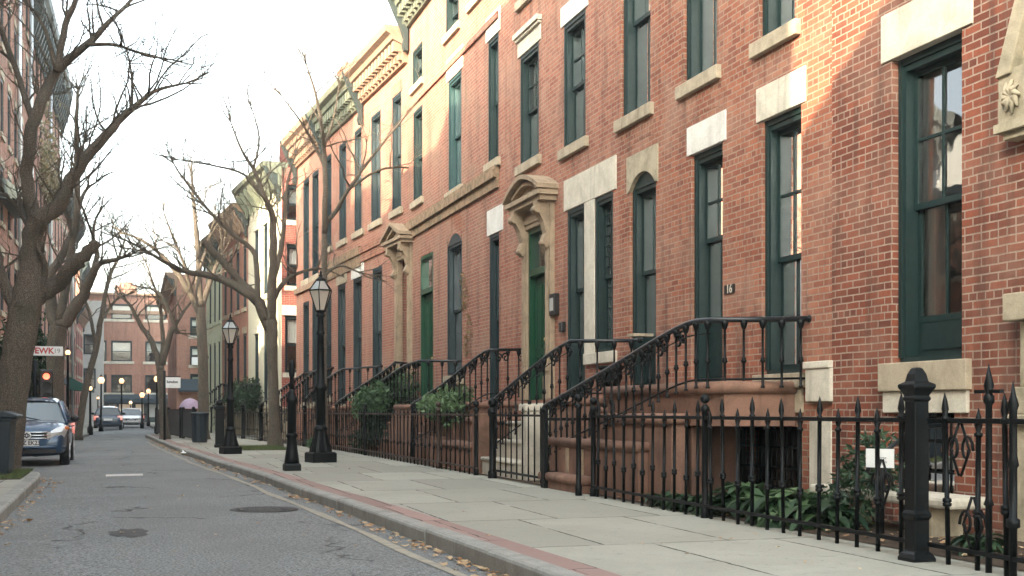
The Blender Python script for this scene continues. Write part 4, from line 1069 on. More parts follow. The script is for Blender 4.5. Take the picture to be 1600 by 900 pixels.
def railing(label, top, hgt, gap=0.2, flat=1, r=0.03, scrolls=True, knob=True):
    """top: handrail points from the wall to the street end. flat = how many first spans stay level"""
    base = top[0]
    t = thing('stoop_railing', label, 'railing', base, 0.0, 'iron stoop railings')
    L = [p - base for p in top]
    path = [L[0]] + curve(L[1:], 5) if len(L) > 2 else list(L)
    e = path[-1]; d = (e - path[-2]).normalized()
    curl = [e + d * 0.05 + Vector((0, 0, -0.01)), e + d * 0.10 + Vector((0, 0, -0.045)), e + d * 0.10 + Vector((0, 0, -0.10)), e + d * 0.05 + Vector((0, 0, -0.115))]
    b = MB(); b.tube(path + curl, r, 10); b.build('handrail', M['rail_iron'], t)
    b = MB(); b.tube([p - Vector((0, 0, hgt)) for p in path], 0.013, 6); b.tube([p - Vector((0, 0, 0.15)) for p in path[1:]], 0.008, 6); b.build('bottom_rail', M['iron'], t)
    me = baluster_mesh('baluster', hgt + 0.10)
    # measured along the plan
    acc, nxt = 0.0, gap * 0.5; k = 0
    cum = []
    for p, q in zip(path, path[1:]):
        l = (q - p).xy.length
        while acc + l >= nxt and l > 1e-6:
            f_ = (nxt - acc) / l; pt = p.lerp(q, f_)
            place('baluster', me, t, pt - Vector((0, 0, hgt + 0.10)))
            cum.append((pt, (q - p).normalized())); nxt += gap
        acc += l
    if scrolls:
        for i, (pt, dr) in enumerate(cum):
            if dr.z > -0.05 or i % 1: continue
            s = MB(); side = 1 if i % 2 else -1
            pts = []
            for j in range(18):
                a = j * 0.47; rr = 0.095 * (1 - j / 22)
                hor = dr.xy.normalized(); c = pt - Vector((0, 0, 0.15))
                pts.append(c + Vector((hor.x, hor.y, 0)) * (rr * math.cos(a) * side + 0.06 * side) + Vector((0, 0, rr * math.sin(a))))
            pts.append(pts[-1]); s.tube(pts[:-1], [0.0155] * 17 + [0.018], 6)
            s.build('scroll', M['iron'], t)
    nb = MB(); nb.lathe([(0.045, -hgt - 0.35), (0.045, -hgt - 0.1), (0.032, -hgt), (0.028, -0.12), (0.04, -0.08), (0.05, -0.03), (0.03, 0.0)], 10); nb.build('newel_post', M['iron'], t, loc=path[-1] + Vector((0, 0, -0.02)))
    if knob:
        kb = MB(); kb.ball((0, 0, 0), 0.045, 10, 6); kb.build('wall_knob', M['iron'], t, loc=L[0])
    return t

A = lambda px, py, X: Vector((X, y_at(px, X), z_at(py, X, y_at(px, X))))
railing('black railing of the brownstone stoop, largest one with scrolls',
        [A(1266, 498, 7.26), A(1110, 500, 6.22), A(1060, 512, 6.14), A(950, 577, 6.04), A(852, 634, 5.97)], 0.66, 0.21, r=0.032)
railing('black scrolled railing below the stone mullion window, ends by the limestone pier',
        [A(1000, 532, 7.26), A(892, 533, 6.42), A(866, 548, 6.36), A(815, 588, 6.22), A(772, 624, 6.10)], 0.78, 0.26)
railing('black scrolled railing in front of the white lintel window, ends above the pale shrub',
        [A(819, 546, 7.26), A(766, 547, 6.45), A(748, 556, 6.40), A(690, 602, 6.25), A(645, 631, 6.12)], 0.80, 0.30)
railing('thin black railing before the narrow green door, sinking into the large shrub',
        [onf(722, 564, -0.01), onf(655, 564, 0.8), onf(630, 573, 0.88), onf(590, 600, 0.98), onf(566, 616, 1.05)], 0.85, 0.33, scrolls=False)
railing('grey black railing at the foot of the brownstone portal, left of the large shrub',
        [onf(655, 570, 0.1), onf(617, 566, 0.9), onf(600, 580, 0.95), onf(560, 606, 1.05), onf(526, 630, 1.15)], 0.85, 0.33, scrolls=False)
railing('black railing seen just right of the near street lamp post',
        [onf(596, 572, 0.1), onf(536, 577, 0.9), onf(523, 584, 0.95), onf(500, 600, 1.05), onf(478, 622, 1.15)], 0.85, 0.35, scrolls=False)
railing('black railing seen just left of the near street lamp post',
        [onf(520, 575, 0.1), onf(496, 578, 0.9), onf(486, 584, 0.95), onf(462, 604, 1.05), onf(440, 622, 1.15)], 0.85, 0.35, scrolls=False)
railing('black railing behind the slim tree, right of the round evergreen bush',
        [onf(490, 580, 0.1), onf(474, 584, 0.9), onf(462, 592, 0.95), onf(434, 612, 1.05), onf(410, 630, 1.15)], 0.85, 0.4, scrolls=False)
railing('far black railing left of the round evergreen bush, near the cream house',
        [onf(405, 600, 0.1), onf(384, 601, 0.9), onf(374, 606, 0.95), onf(350, 622, 1.05), onf(330, 636, 1.15)], 0.9, 0.5, scrolls=False)
railing('farthest black railing, before the mint house behind the bin',
        [onf(362, 600, 0.1), onf(345, 600, 0.9), onf(338, 605, 0.95), onf(322, 618, 1.05), onf(306, 630, 1.15)], 0.9, 0.5, scrolls=False)

# ------------------------------------------------------------------ stoops
def slab(parent, name, mat, x0, x1, y0, y1, z0, z1, nose=0.05, th=0.11, sides='sne'):
    """a block with a rounded top slab that overhangs it"""
    b = MB(); b.box(x0, x1, y0, y1, z0, z1 - th)
    r = th / 2
    e0 = nose
    N = 5
    prof = [(e0 * 0 + -r * 0 - 0, 0)]
    ring = []
    for i in range(N + 1):
        a = -math.pi / 2 + math.pi * i / N
        ring.append((nose - r * 0.6 + r * 0.6 * math.cos(a), z1 - r + r * math.sin(a)))
    rows = []
    for o, z in ring: rows.append([(x0 - o, y0 - o, z), (x1 + o, y0 - o, z), (x1 + o, y1 + o, z), (x0 - o, y1 + o, z)])
    b.grid(rows, closed=True, smooth=True, cap=True)
    return b.build(name, M[mat], parent)
# world aligned: x to the wall, y away from the viewer
s2 = thing('stone_stoop', 'large brownstone stoop with thick rounded treads behind the near fence', 'stoop', (0, 0, 0))
slab(s2, 'platform', 'brownstone', 6.32, 7.22, 11.50, 14.75, 0.93, 1.43, 0.06, 0.14)
b = MB(); b.box(6.36, 6.62, 12.35, 12.7, -0.05, 0.929); b.box(6.34, 7.2, 12.72, 14.7, -0.05, 0.929); b.build('base', M['brownstone_dark'], s2, bevel=0.01)
slab(s2, 'step', 'brownstone', 6.10, 6.31, 12.35, 14.4, -0.05, 1.07, 0.06, 0.13)
slab(s2, 'step', 'brownstone', 5.97, 6.125, 13.0, 16.0, -0.05, 0.72, 0.05, 0.12)
slab(s2, 'step', 'brownstone', 6.135, 6.95, 14.85, 16.0, -0.05, 0.715, 0.05, 0.12)
slab(s2, 'step', 'brownstone', 6.34, 7.1, 14.82, 15.25, 0.72, 1.15, 0.04, 0.1)
slab(s2, 'step', 'brownstone', 5.80, 5.99, 14.45, 15.95, -0.05, 0.225, 0.05, 0.12)
for y in (14.75, 15.3):
    b = MB(); b.box(5.94, 5.968, y, y + 0.07, 0.23, 0.58); b.build('panel_strip', M['portal_stone'], s2)

s3 = thing('stone_stoop', 'pale limestone stoop with a tall square pier behind the small iron gate', 'stoop', (0, 0, 0))
b = MB(); b.box(6.05, 6.35, 17.35, 17.62, -0.05, 1.10); b.box(6.02, 6.38, 17.32, 17.65, 1.10, 1.20); b.build('pier', M['limestone'], s3, bevel=0.012)
for i in range(4):
    slab(s3, 'step', 'limestone', 6.02 + 0.24 * i, 7.2, 17.66, 19.6, -0.05 + 0.32 * max(0, i - 1) * 0 + 0.001 * i, 0.30 + 0.31 * i, 0.03, 0.07)
slab(s3, 'platform', 'brownstone', 6.42, 7.22, 16.35, 17.3, 0.0, 1.30, 0.05, 0.12)
s4 = thing('stone_stoop', 'brownstone stoop with square end blocks behind the fence of the tan house', 'stoop', (0, 0, 0))
ya, yb_ = y_at(757, 6.2), y_at(682, 6.2)
b = MB(); b.box(6.0, 6.28, y_at(757, 6.1), y_at(746, 6.1), -0.05, 1.05); b.build('pier', M['brownstone'], s4, bevel=0.012)
slab(s4, 'platform', 'brownstone', 6.45, 7.22, y_at(800, 6.9), y_at(757, 6.9), 0.0, 1.28, 0.05, 0.12)
slab(s4, 'step', 'brownstone', 6.30, 7.2, y_at(757, 6.2) + 0.05, y_at(722, 6.2), -0.05, 0.98, 0.05, 0.12)
slab(s4, 'step', 'brownstone', 5.98, 6.9, y_at(745, 6.1) + 0.05, y_at(690, 6.1), -0.05, 0.52, 0.05, 0.12)
b = MB(); b.box(5.95, 6.2, y_at(690, 6.1), y_at(682, 6.1), -0.05, 0.58); b.build('end_block', M['brownstone'], s4, bevel=0.015)
def small_stoop(label, px0, px1, mat, hgt=1.25):
    a, b_ = onf(px0, 600, 0.9), onf(px1, 600, 0.9)
    fr = Front((fxy(a.y), a.y), (fxy(b_.y), b_.y))
    t = thing('stone_stoop', label, 'stoop', fr.pt(0), fr.rot)
    slab(t, 'platform', mat, 0, 1.6, 0.03, 0.95, -0.05, hgt, 0.04, 0.12)
    n = 5
    for i in range(n): slab(t, 'step', mat, 1.66 + 0.42 * i, 2.06 + 0.42 * i - 0.02, 0.03, 0.95, -0.05, hgt * (n - i) / (n + 1), 0.02, 0.08)
    return t
small_stoop('brownstone stoop at the narrow green door hidden by the large shrub', 712, 660, 'brownstone')
small_stoop('brownstone stoop under the brownstone portal', 645, 620, 'brownstone')
small_stoop('brownstone stoop below the dark string course, right of the near lamp', 585, 540, 'brownstone')
small_stoop('brownstone stoop below paired windows, left of the near lamp', 510, 490, 'brownstone')
small_stoop('sandstone stoop of the cream house in the distance', 424, 405, 'sandstone')
small_stoop('sandstone stoop of the mint house in the distance', 366, 352, 'sandstone')

# stone bench-like areaway cap below the tall window, little white notice
t = thing('stone_ledge', 'low pale stone ledge resting on two blocks below the nearest window', 'ledge', (0, 0, 0))
b = MB(); b.box(6.55, 7.0, 8.1, 10.2, 0.27, 0.37); b.build('ledge_slab', M['limestone'], t, bevel=0.03)
for y in (8.4, 9.7):
    b = MB(); b.box(6.62, 6.95, y, y + 0.3, -0.05, 0.268); b.build('ledge_block', M['sandstone'], t, bevel=0.01)

# ------------------------------------------------------------------ fences along the pavement
def picket_mesh(H, r, spear=True, knop=0.36):
    b = MB()
    b.lathe([(r, 0.0), (r, H * knop - 0.03), (r * 1.7, H * knop - 0.025), (r * 1.9, H * knop - 0.005), (r * 1.3, H * knop), (r * 1.9, H * knop + 0.008), (r * 1.7, H * knop + 0.03), (r, H * knop + 0.035), (r, H - 0.20), (r * 1.6, H - 0.195), (r * 1.6, H - 0.175), (r * 0.8, H - 0.165), (r * 1.5, H - 0.12), (r * 1.0, H - 0.06), (0.002, H)] if spear else
            [(r, 0), (r, H - 0.12), (r * 1.5, H - 0.11), (r * 1.5, H - 0.09), (r * 0.9, H - 0.08), (r * 1.2, H - 0.05), (0.002, H)], 6)
    return b
def post_mesh(H, r, top='ball'):
    b = MB()
    if top == 'ball':
        b.lathe([(r * 1.3, 0), (r * 1.3, 0.12), (r, 0.14), (r, H - 0.2), (r * 1.35, H - 0.19), (r * 1.35, H - 0.15), (r * 0.8, H - 0.13), (r * 0.75, H - 0.12)], 10)
        b.ball((0, 0, H - 0.065), r * 1.5 if r < 0.04 else r * 1.25, 12, 8)
    return b
def fence(label, pa, pb, gap, r, posts, post_r, cat_mat='iron', rail='iron', H=(1.23, 1.15), tall_post=1.32, zb=0.12, zt=1.03, follow=False):
    L = (pb - pa).length; d = (pb - pa) / L
    t = thing('iron_fence', label, 'fence', (pa.x, pa.y, 0), math.atan2(d.y, d.x), 'black iron fences along the pavement')
    for z, hh in ((zb, 0.016), (zt, 0.018)):
        b = MB(); b.box(0, L, -0.022, 0.022, z - hh, z + hh); b.build('rail', M[rail], t, bevel=0.004)
    meshes = [picket_mesh(h, r).mesh('picket', M[cat_mat]) for h in H]
    n = int(L / gap)
    pos = [(p.xy - pa.xy).length for p in posts]
    for i in range(n):
        u = (i + 0.5) * L / n
        if any(abs(u - q) < 0.06 for q in pos): continue
        place('picket', meshes[i % len(H)], t, (u + R.uniform(-.012, .012), R.uniform(-.004, .004), (-0.03 if i % 2 else 0.0) + R.uniform(-.012, .008)), (R.uniform(-.014, .014), R.uniform(-.018, .018), R.uniform(0, 3)))
    pm = post_mesh(tall_post, post_r).mesh('post', M[cat_mat])
    pr = post_mesh(tall_post, post_r).mesh('post', M['rusty_iron'])
    for i, q in enumerate(pos): place('post', pr if (rail == 'rusty_iron' and i % 2) else pm, t, (q, 0, -0.03))
    return t
XF = 5.80
PF = lambda px: Vector((XF, y_at(px, XF), 0))
nf = fence('nearest tall iron fence of knopped spear pickets with a big square newel post', Vector((5.60, y_at(1700, 5.60), 0)), PF(927), 0.285, 0.0185, [PF(927), PF(1112)], 0.034, zb=0.12)
NF = Front((5.60, y_at(1700, 5.60)), PF(927).xy)
d_ = NF.u(1445)
b = MB()
def sq(b, prof, c, k=1.0):
    rows = [[(c[0] + sx * w * k, c[1] + sy * w * k, z) for sx, sy in ((-1, -1), (1, -1), (1, 1), (-1, 1))] for w, z in prof]
    b.grid(rows, closed=True, smooth=False, cap=True)
sq(b, [(0.135, -0.06), (0.135, 0.02), (0.115, 0.05), (0.088, 0.07), (0.088, 0.30), (0.105, 0.32), (0.105, 0.345), (0.086, 0.37), (0.084, 1.17), (0.10, 1.18), (0.10, 1.20), (0.088, 1.21), (0.115, 1.25), (0.135, 1.27), (0.135, 1.295), (0.085, 1.315), (0.07, 1.37), (0.045, 1.41), (0.028, 1.42)], (d_, 0.07), 0.72)
b.build('newel_post', M['iron'], nf, bevel=0.006)
for px, hh in ((1545, 1.38), (1583, 1.3)):
    u_ = NF.u(px); b = MB()
    if px == 1545:
        b.lathe([(0.023, -0.03), (0.023, 0.45), (0.036, 0.46), (0.023, 0.5), (0.023, 1.14), (0.038, 1.16), (0.038, 1.2), (0.023, 1.22), (0.036, 1.27), (0.022, 1.33), (0.002, 1.42)], 10); b.box(-0.13, 0.13, -0.016, 0.016, 1.22, 1.245)
    else:
        b.lathe([(0.026, -0.03), (0.026, 0.32), (0.045, 0.33), (0.045, 0.38), (0.027, 0.39), (0.027, 0.72), (0.038, 0.74), (0.027, 0.8), (0.026, 1.1), (0.038, 1.14), (0.02, 1.2), (0.002, 1.3)], 10)
    b.build('post', M['iron'], nf, loc=(u_, 0, 0))
# scroll ornaments by the newel
for px, zc in ((1500, 0.82), (1520, 0.30), (1378, 0.52)):
    u_ = NF.u(px); b = MB()
    for sgn in (1, -1):
        b.tube([(u_ + sgn * (0.02 + 0.07 * (1 - j / 16) * math.cos(j * 0.5) + 0.05), 0, zc + 0.12 * (1 - j / 16) * math.sin(j * 0.5)) for j in range(14)], 0.011, 6)
        b.tube([(u_ + sgn * 0.01, 0, zc - 0.18), (u_ + sgn * 0.10, 0, zc), (u_ + sgn * 0.01, 0, zc + 0.2)], 0.010, 6)
    b.build('scroll', M['iron'], nf)
gp = thing('gate_post', 'lone black ball topped gate post at the foot of the brownstone stoop', 'post', (5.66, y_at(904, 5.66), 0))
post_mesh(1.33, 0.036).build('shaft', M['iron'], gp)

gt = thing('iron_gate', 'small black iron gate of plain bars before the pale limestone steps', 'gate', (XF, y_at(850, XF), 0), math.radians(90))
gl_ = y_at(770, XF) - y_at(850, XF)
for z in (0.13, 1.03):
    b = MB(); b.box(0, gl_, -0.018, 0.018, z - 0.016, z + 0.016); b.build('rail', M['iron'], gt)
pk = picket_mesh(1.12, 0.012, False).mesh('bar', M['iron'])
for i in range(9): place('bar', pk, gt, ((i + 0.5) * gl_ / 9, 0, 0.05))
b = MB(); b.lathe([(0.075, -0.02), (0.075, 0.1), (0.055, 0.13), (0.055, 1.0), (0.07, 1.02), (0.085, 1.07), (0.085, 1.13), (0.055, 1.15), (0.05, 1.17)], 12); b.ball((0, 0, 1.235), 0.075, 12, 8); b.build('gate_post', M['iron'], gt, loc=(gl_ + 0.02, 0, 0))
b = MB(); b.box(-0.07, 0.07, 0.0, 0.06, -0.02, 1.08); b.box(-0.02, 0.02, 0.06, -0.9, 0.2, 0.24); b.build('gate_post', M['iron'], gt, loc=(-0.1, 0, 0))
b = MB()
for i in range(4): b.tube([(-0.1, -0.15 - 0.17 * i, 0.05), (-0.1, -0.15 - 0.17 * i, 1.05)], 0.014, 6)
b.box(-0.115, -0.085, -0.85, 0, 0.96, 1.0); b.box(-0.115, -0.085, -0.85, 0, 0.14, 0.17); b.build('return_bars', M['iron'], gt)
fence('middle iron fence with rusty rails in front of the two shrubs', PF(746), PF(514), 0.31, 0.014, [PF(744), PF(685), PF(571), PF(514)], 0.036, 'iron', 'rusty_iron', H=(1.15, 1.17))
q0, q1 = onf(512, 642, 1.45), onf(436, 642, 1.45)
fence('iron fence with rusty rails behind the two street lamp posts', Vector((q0.x, q0.y, 0)), Vector((q1.x, q1.y, 0)), 0.33, 0.011, [onf(p, 642, 1.45) for p in (476, 436)], 0.05, 'iron', 'rusty_iron', H=(1.12,))
q0, q1 = onf(434, 642, 1.5), onf(346, 642, 1.7)
fence('far dark iron fence between the slim tree and the litter bin', Vector((q0.x, q0.y, 0)), Vector((q1.x, q1.y, 0)), 0.33, 0.012, [q0 + (q1 - q0) * k for k in (0.25, 0.55, 0.99)], 0.07, H=(1.1,), tall_post=1.4)

# planting strip of soil behind the fences
b = MB(); b.grid([[(fxy(y) - 1.37, y, 0.003), (fxy(y) - 0.01, y, 0.02)] for y in frange(4.5, 46, 0.5)]); struct('planting_bed', b, M['dirt'])

# ------------------------------------------------------------------ street lamps
def street_lamp(label, loc, s=1.0, lit=False):
    t = thing('street_lamp', label, 'street lamp', loc, 0.2, 'lantern street lamps on the right pavement')
    b = MB(); sq(b, [(0.265, 0.0), (0.265, 0.19), (0.235, 0.22)], (0, 0))
    # fluted bell
    rows = []
    for r, z in ((0.235, 0.22), (0.22, 0.30), (0.185, 0.42), (0.15, 0.56), (0.125, 0.68)):
        rows.append([((r * (1 + (0.05 if k % 2 else -0.03))) * math.cos(6.28318 * k / 24), (r * (1 + (0.05 if k % 2 else -0.03))) * math.sin(6.28318 * k / 24), z) for k in range(24)])
    b.grid(rows, closed=True, smooth=False, cap=True)
    b.lathe([(0.15, 0.68), (0.155, 0.72), (0.12, 0.76), (0.11, 0.80)], 16)
    b.build('pedestal', M['iron'], t)
    b = MB(); b.lathe([(0.105, 0.80), (0.10, 1.52), (0.13, 1.55), (0.14, 1.60), (0.12, 1.65), (0.088, 1.70), (0.07, 2.72), (0.085, 2.74), (0.09, 2.79), (0.072, 2.83), (0.062, 3.1), (0.10, 3.14), (0.085, 3.18), (0.06, 3.22)], 16); b.build('column', M['iron'], t)
    lt = MB(); n6 = 6
    for k in range(n6):
        a0, a1 = 6.28318 * k / n6, 6.28318 * (k + 1) / n6
        P = lambda a, r, z: Vector((r * math.cos(a), r * math.sin(a), z))
        for (ra, za, rb, zb) in ((0.105, 3.26, 0.245, 3.67), (0.245, 3.70, 0.10, 3.90)):
            lt.tube([P(a0, ra, za), P(a0, rb, zb)], 0.012, 5)
        for r, z in ((0.105, 3.25), (0.25, 3.685), (0.10, 3.90)):
            lt.tube([P(a0, r, z), P(a1, r, z)], 0.014, 5)
    lt.lathe([(0.06, 3.2), (0.12, 3.23), (0.12, 3.25)], 12)
    lt.lathe([(0.11, 3.89), (0.115, 3.92), (0.06, 3.96), (0.03, 3.98), (0.045, 4.01), (0.02, 4.04), (0.03, 4.06), (0.004, 4.13)], 12)
    ln = lt.build('lantern', M['iron'], t)
    gm = MB()
    for k in range(n6):
        a0, a1 = 6.28318 * k / n6, 6.28318 * (k + 1) / n6
        gm.face([P(a0, 0.10, 3.26), P(a1, 0.10, 3.26), P(a1, 0.24, 3.67), P(a0, 0.24, 3.67)])
    gm.build('lantern_glass', M['milky'], ln)
    gm = MB()
    for k in range(n6):
        a0, a1 = 6.28318 * k / n6, 6.28318 * (k + 1) / n6
        gm.face([P(a0, 0.24, 3.70), P(a1, 0.24, 3.70), P(a1, 0.10, 3.895), P(a0, 0.10, 3.895)])
    gm.build('lantern_roof', M['lamp_roof'], ln)
    gm = MB(); gm.lathe([(0.03, 3.26), (0.035, 3.40), (0.05, 3.48), (0.02, 3.56)], 8); gm.build('bulb', M['white'], ln)
    if s != 1.0: t.scale = (s, s, s)
    return t
n = NT('milky_lantern_glass'); n.b.inputs['Transmission Weight'].default_value = 0.55; n.b.inputs['IOR'].default_value = 1.2; M['milky'] = n.done((0.82, 0.76, 0.66, 1), 0.35)
M['lamp_roof'] = plain('lantern_roof_sheet', (0.32, 0.34, 0.33), 0.35, 0.5)
p = ground(501, 722); street_lamp('nearest tall black street lamp with a milky hexagonal lantern', p)
p = ground(360, 709); street_lamp('second black street lamp, thinner and nearer the kerb, left of the slim tree', p, 0.87)
# fluted stump of a post
p = ground(456, 735)
t = thing('stub_post', 'black fluted post stump with a narrow pointed top left of the near lamp', 'post', p)
b = MB(); sq(b, [(0.15, 0.0), (0.15, 0.10), (0.135, 0.13)], (0, 0))
b.lathe([(0.14, 0.13), (0.125, 0.25), (0.098, 0.45), (0.088, 0.60), (0.105, 0.62), (0.105, 0.66), (0.085, 0.69)], 14); b.build('pedestal', M['iron'], t)
b = MB(); b.lathe([(0.085, 0.69), (0.08, 1.25), (0.105, 1.27), (0.11, 1.32), (0.085, 1.36), (0.07, 1.42), (0.045, 1.50)], 14); b.build('column', M['iron'], t)
b = MB(); b.lathe([(0.042, 1.50), (0.035, 1.72), (0.05, 1.74), (0.055, 1.80), (0.05, 1.98), (0.02, 2.05)], 10); b.build('finial', M['iron'], t)
# bollard by the far fence
p = ground(343, 699)
t = thing('bollard', 'stout black square bollard with a ball cap beside the second lamp', 'bollard', p)
b = MB(); sq(b, [(0.15, 0), (0.15, 0.08), (0.125, 0.10), (0.12, 1.12), (0.15, 1.15), (0.15, 1.22), (0.09, 1.26)], (0, 0)); b.build('shaft', M['iron'], t)
b = MB(); b.ball((0, 0, 1.34), 0.10, 12, 8); b.build('cap', M['iron'], t)

# ------------------------------------------------------------------ bins, barriers, umbrella, far signs
p = ground(312, 692)
t = thing('litter_bin', 'dark ribbed litter bin on the right pavement before the far house', 'bin', p)
b = MB(); rows = []
for w, z in ((0.25, 0.02), (0.27, 0.4), (0.29, 0.95)): rows.append([(w * (1 if k % 2 else 0.96) * math.cos(6.28318 * k / 28), w * (1 if k % 2 else 0.96) * math.sin(6.28318 * k / 28), z) for k in range(28)])
b.grid(rows, closed=True, smooth=False, cap=True); b.build('body', M['bin'], t)
b = MB(); b.lathe([(0.30, 0.95), (0.32, 0.97), (0.32, 1.03), (0.24, 1.06), (0.22, 1.06)], 24); b.build('rim', M['bin'], t)
bp = ground(-8, 744)
t = thing('wheeled_bin', 'dark wheeled rubbish bin with sloping lid at the left edge on the grass', 'bin', bp, math.radians(-4))
b = MB(); rows = []
for w, d0, d1_, z in ((0.24, -0.26, 0.26, 0.03), (0.25, -0.27, 0.27, 0.10), (0.29, -0.33, 0.33, 0.92), (0.305, -0.35, 0.35, 0.98)): rows.append([(-w, d0, z), (w, d0, z), (w, d1_, z), (-w, d1_, z)])
b.grid(rows, closed=True, smooth=False, cap=True); b.box(-0.32, 0.32, -0.365, 0.365, 0.94, 0.975); b.build('body', M['bin'], t, bevel=0.02)
b = MB(); b.prism([(-0.39, 0.985), (0.40, 0.985), (0.40, 1.03), (0.20, 1.10), (-0.30, 1.06), (-0.39, 1.02)], 'y', -0.38, 0.38); b.build('lid', M['bin'], t, bevel=0.02)
for sy in (-1, 1):
    b = MB(); b.tube([(-0.2, sy * 0.24, 0.1), (-0.2, sy * 0.30, 0.1)], 0.10, 16); b.build('wheel', M['rubber'], t)
# dark barrier boards round the far terrace
bx = [(ground(331, 690) + Vector((0.25, 0.3, 0))), ground(270, 683) + Vector((0.3, 0, 0)), ground(262, 676) + Vector((0.5, 0, 0)), ground(236, 671) + Vector((0.15, 0, 0))]
lb = ['dark slatted barrier panel right behind the litter bin', 'dark slatted barrier panel below the lilac umbrella', 'farthest dark slatted barrier panel at the bend of the kerb']
for k, (pa, pb) in enumerate(((Vector((2.62, 45.4, 0)), Vector((2.42, 48.8, 0))), (Vector((2.35, 49.4, 0)), Vector((2.05, 54.0, 0))), (Vector((2.0, 54.6, 0)), Vector((1.66, 58.3, 0))))):
    L = (pb - pa).length; d = (pb - pa) / L
    t = thing('barrier_panel', lb[k], 'barrier', pa, math.atan2(d.y, d.x), 'dark barriers round the terrace')
    b = MB(); n_ = int(L / 0.16)
    for i in range(n_): b.box(i * L / n_, (i + 0.82) * L / n_, -0.02, 0.02, 0.12, 1.12)
    b.build('slats', M['bin'], t)
    b = MB(); b.box(0, L, -0.03, 0.03, 1.121, 1.17); b.box(0, L, -0.03, 0.03, 0.06, 0.119); b.build('rail', M['iron'], t)
    for u in (0.0, L):
        b = MB(); sq(b, [(0.06, 0), (0.06, 1.22), (0.03, 1.26)], (u, 0)); b.build('post', M['iron'], t)
# lilac umbrella standing open behind the barrier, on a small cafe table
ux = at(297, 648, 50.5)
t = thing('umbrella', 'open lilac umbrella rising above the dark barriers near the bin', 'umbrella', (ux.x, ux.y, 0))
b = MB(); R_ = 0.47; rows = []
for j in range(7):
    a = 1.35 * j / 6; rows.append([((R_ * math.sin(a) * (1.0 if k % 2 == 0 or j < 5 else 0.95)) * math.cos(6.28318 * k / 16), (R_ * math.sin(a)) * math.sin(6.28318 * k / 16), 1.62 - R_ * 1.15 * (1 - math.cos(a))) for k in range(16)])
b.grid(rows, closed=True, smooth=True); b.build('canopy', M['lilac'], t, fix=False)
b = MB(); b.tube([(0, 0, 0.0), (0, 0, 1.66)], 0.012, 6); b.lathe([(0.2, 0), (0.2, 0.04), (0.03, 0.08)], 12); b.build('pole', M['metal_pipe'], t)
# low bench/cart behind
p = ground(286, 681)
t = thing('low_bench', 'low dark bench with a pale seat in front of the terrace barrier', 'bench', (p.x + 0.15, p.y, 0), math.radians(94))
b = MB(); b.box(-0.5, 0.5, -0.17, 0.17, 0.36, 0.42); b.build('seat', M['sandstone'], t, bevel=0.01)
for sx in (-0.4, 0.4):
    b = MB(); b.box(sx - 0.04, sx + 0.04, -0.15, 0.15, 0, 0.359); b.build('leg', M['iron'], t)
# white hanging shop sign
c = at(270.5, 598, 46)
t = thing('shop_sign', 'small white rectangular sign with dark lettering on a thin black pole', 'sign', (c.x + 0.0, c.y, 0), math.radians(-2))
b = MB(); b.box(-0.27, 0.27, -0.02, 0.02, c.z - 0.20, c.z + 0.20); bd = b.build('board', M['white'], t, bevel=0.01)
text('lettering', 'Iunuion', 0.135, M['ink'], bd, (-0.03, -0.022, c.z + 0.03), (math.radians(90), 0, 0), bold=0.006)
text('lettering', 'u  l ___', 0.08, M['grey_ink'], bd, (0.0, -0.022, c.z - 0.12), (math.radians(90), 0, 0))
b = MB(); b.tube([(-0.31, 0.03, 0), (-0.31, 0.03, c.z + 0.45)], 0.045, 8); b.tube([(-0.31, 0.03, c.z + 0.24), (0.27, 0.03, c.z + 0.24)], 0.015, 6); b.build('pole', M['iron'], t)
# small white notice leaning behind the near fence
c = A(1375, 716, 6.15)
t = thing('notice', 'small white notice card with two grey lines behind the near fence pickets', 'notice', (c.x, c.y, 0), math.radians(-62))
b = MB(); b.box(-0.125, 0.125, -0.008, 0.008, c.z - 0.08, c.z + 0.08); bd = b.build('card', M['white'], t)
for z, s_ in ((0.005, 'vinrse'), (-0.03, 'dinulio')): text('lettering', s_, 0.035, M['grey_ink'], bd, (0.02, -0.0095, c.z + z), (math.radians(90), 0, 0))
b = MB(); b.tube([(0, 0.02, 0), (0, 0.02, c.z + 0.05)], 0.008, 6); b.build('stake', M['iron'], t)
# slanting stair rail beside it
p0, p1 = A(1358, 728, 6.25), A(1428, 668, 6.9)
t = thing('stair_handrail', 'short black handrail slanting down behind the notice to the basement door', 'handrail', (0, 0, 0))
b = MB(); b.tube([p0 + Vector((-0.02, 0, -0.06)), p0, p1, p1 + Vector((0.3, 0, 0.02))], 0.022, 8); b.build('rail', M['rail_iron'], t)
b = MB(); b.tube([p1, Vector((p1.x, p1.y, 0))], 0.016, 6); b.tube([p0.lerp(p1, 0.3), Vector((p0.lerp(p1, 0.3).x, p0.lerp(p1, 0.3).y, 0))], 0.014, 6); b.build('post', M['iron'], t)
# urn planter on the stoop of the arched-door house
c = A(955, 600, 6.95)
t = thing('urn_planter', 'black iron urn planter standing behind the second railing', 'planter', (c.x, c.y, 1.30))
b = MB(); b.lathe([(0.10, 0), (0.10, 0.04), (0.05, 0.09), (0.05, 0.14), (0.13, 0.20), (0.17, 0.30), (0.16, 0.40), (0.20, 0.44), (0.20, 0.47), (0.15, 0.46)], 16); b.build('bowl', M['iron'], t)
b = MB(); c2 = fb.pt(fb.u(1012), 0.12, fb.z(1012, 524)); b.box(-0.16, 0.16, -0.11, 0.11, -0.02, 0.02)
t = tag(b.build('window_shelf', M['sandstone'], None), 'small stone shelf fixed below the arched narrow window', 'shelf'); t.location = c2

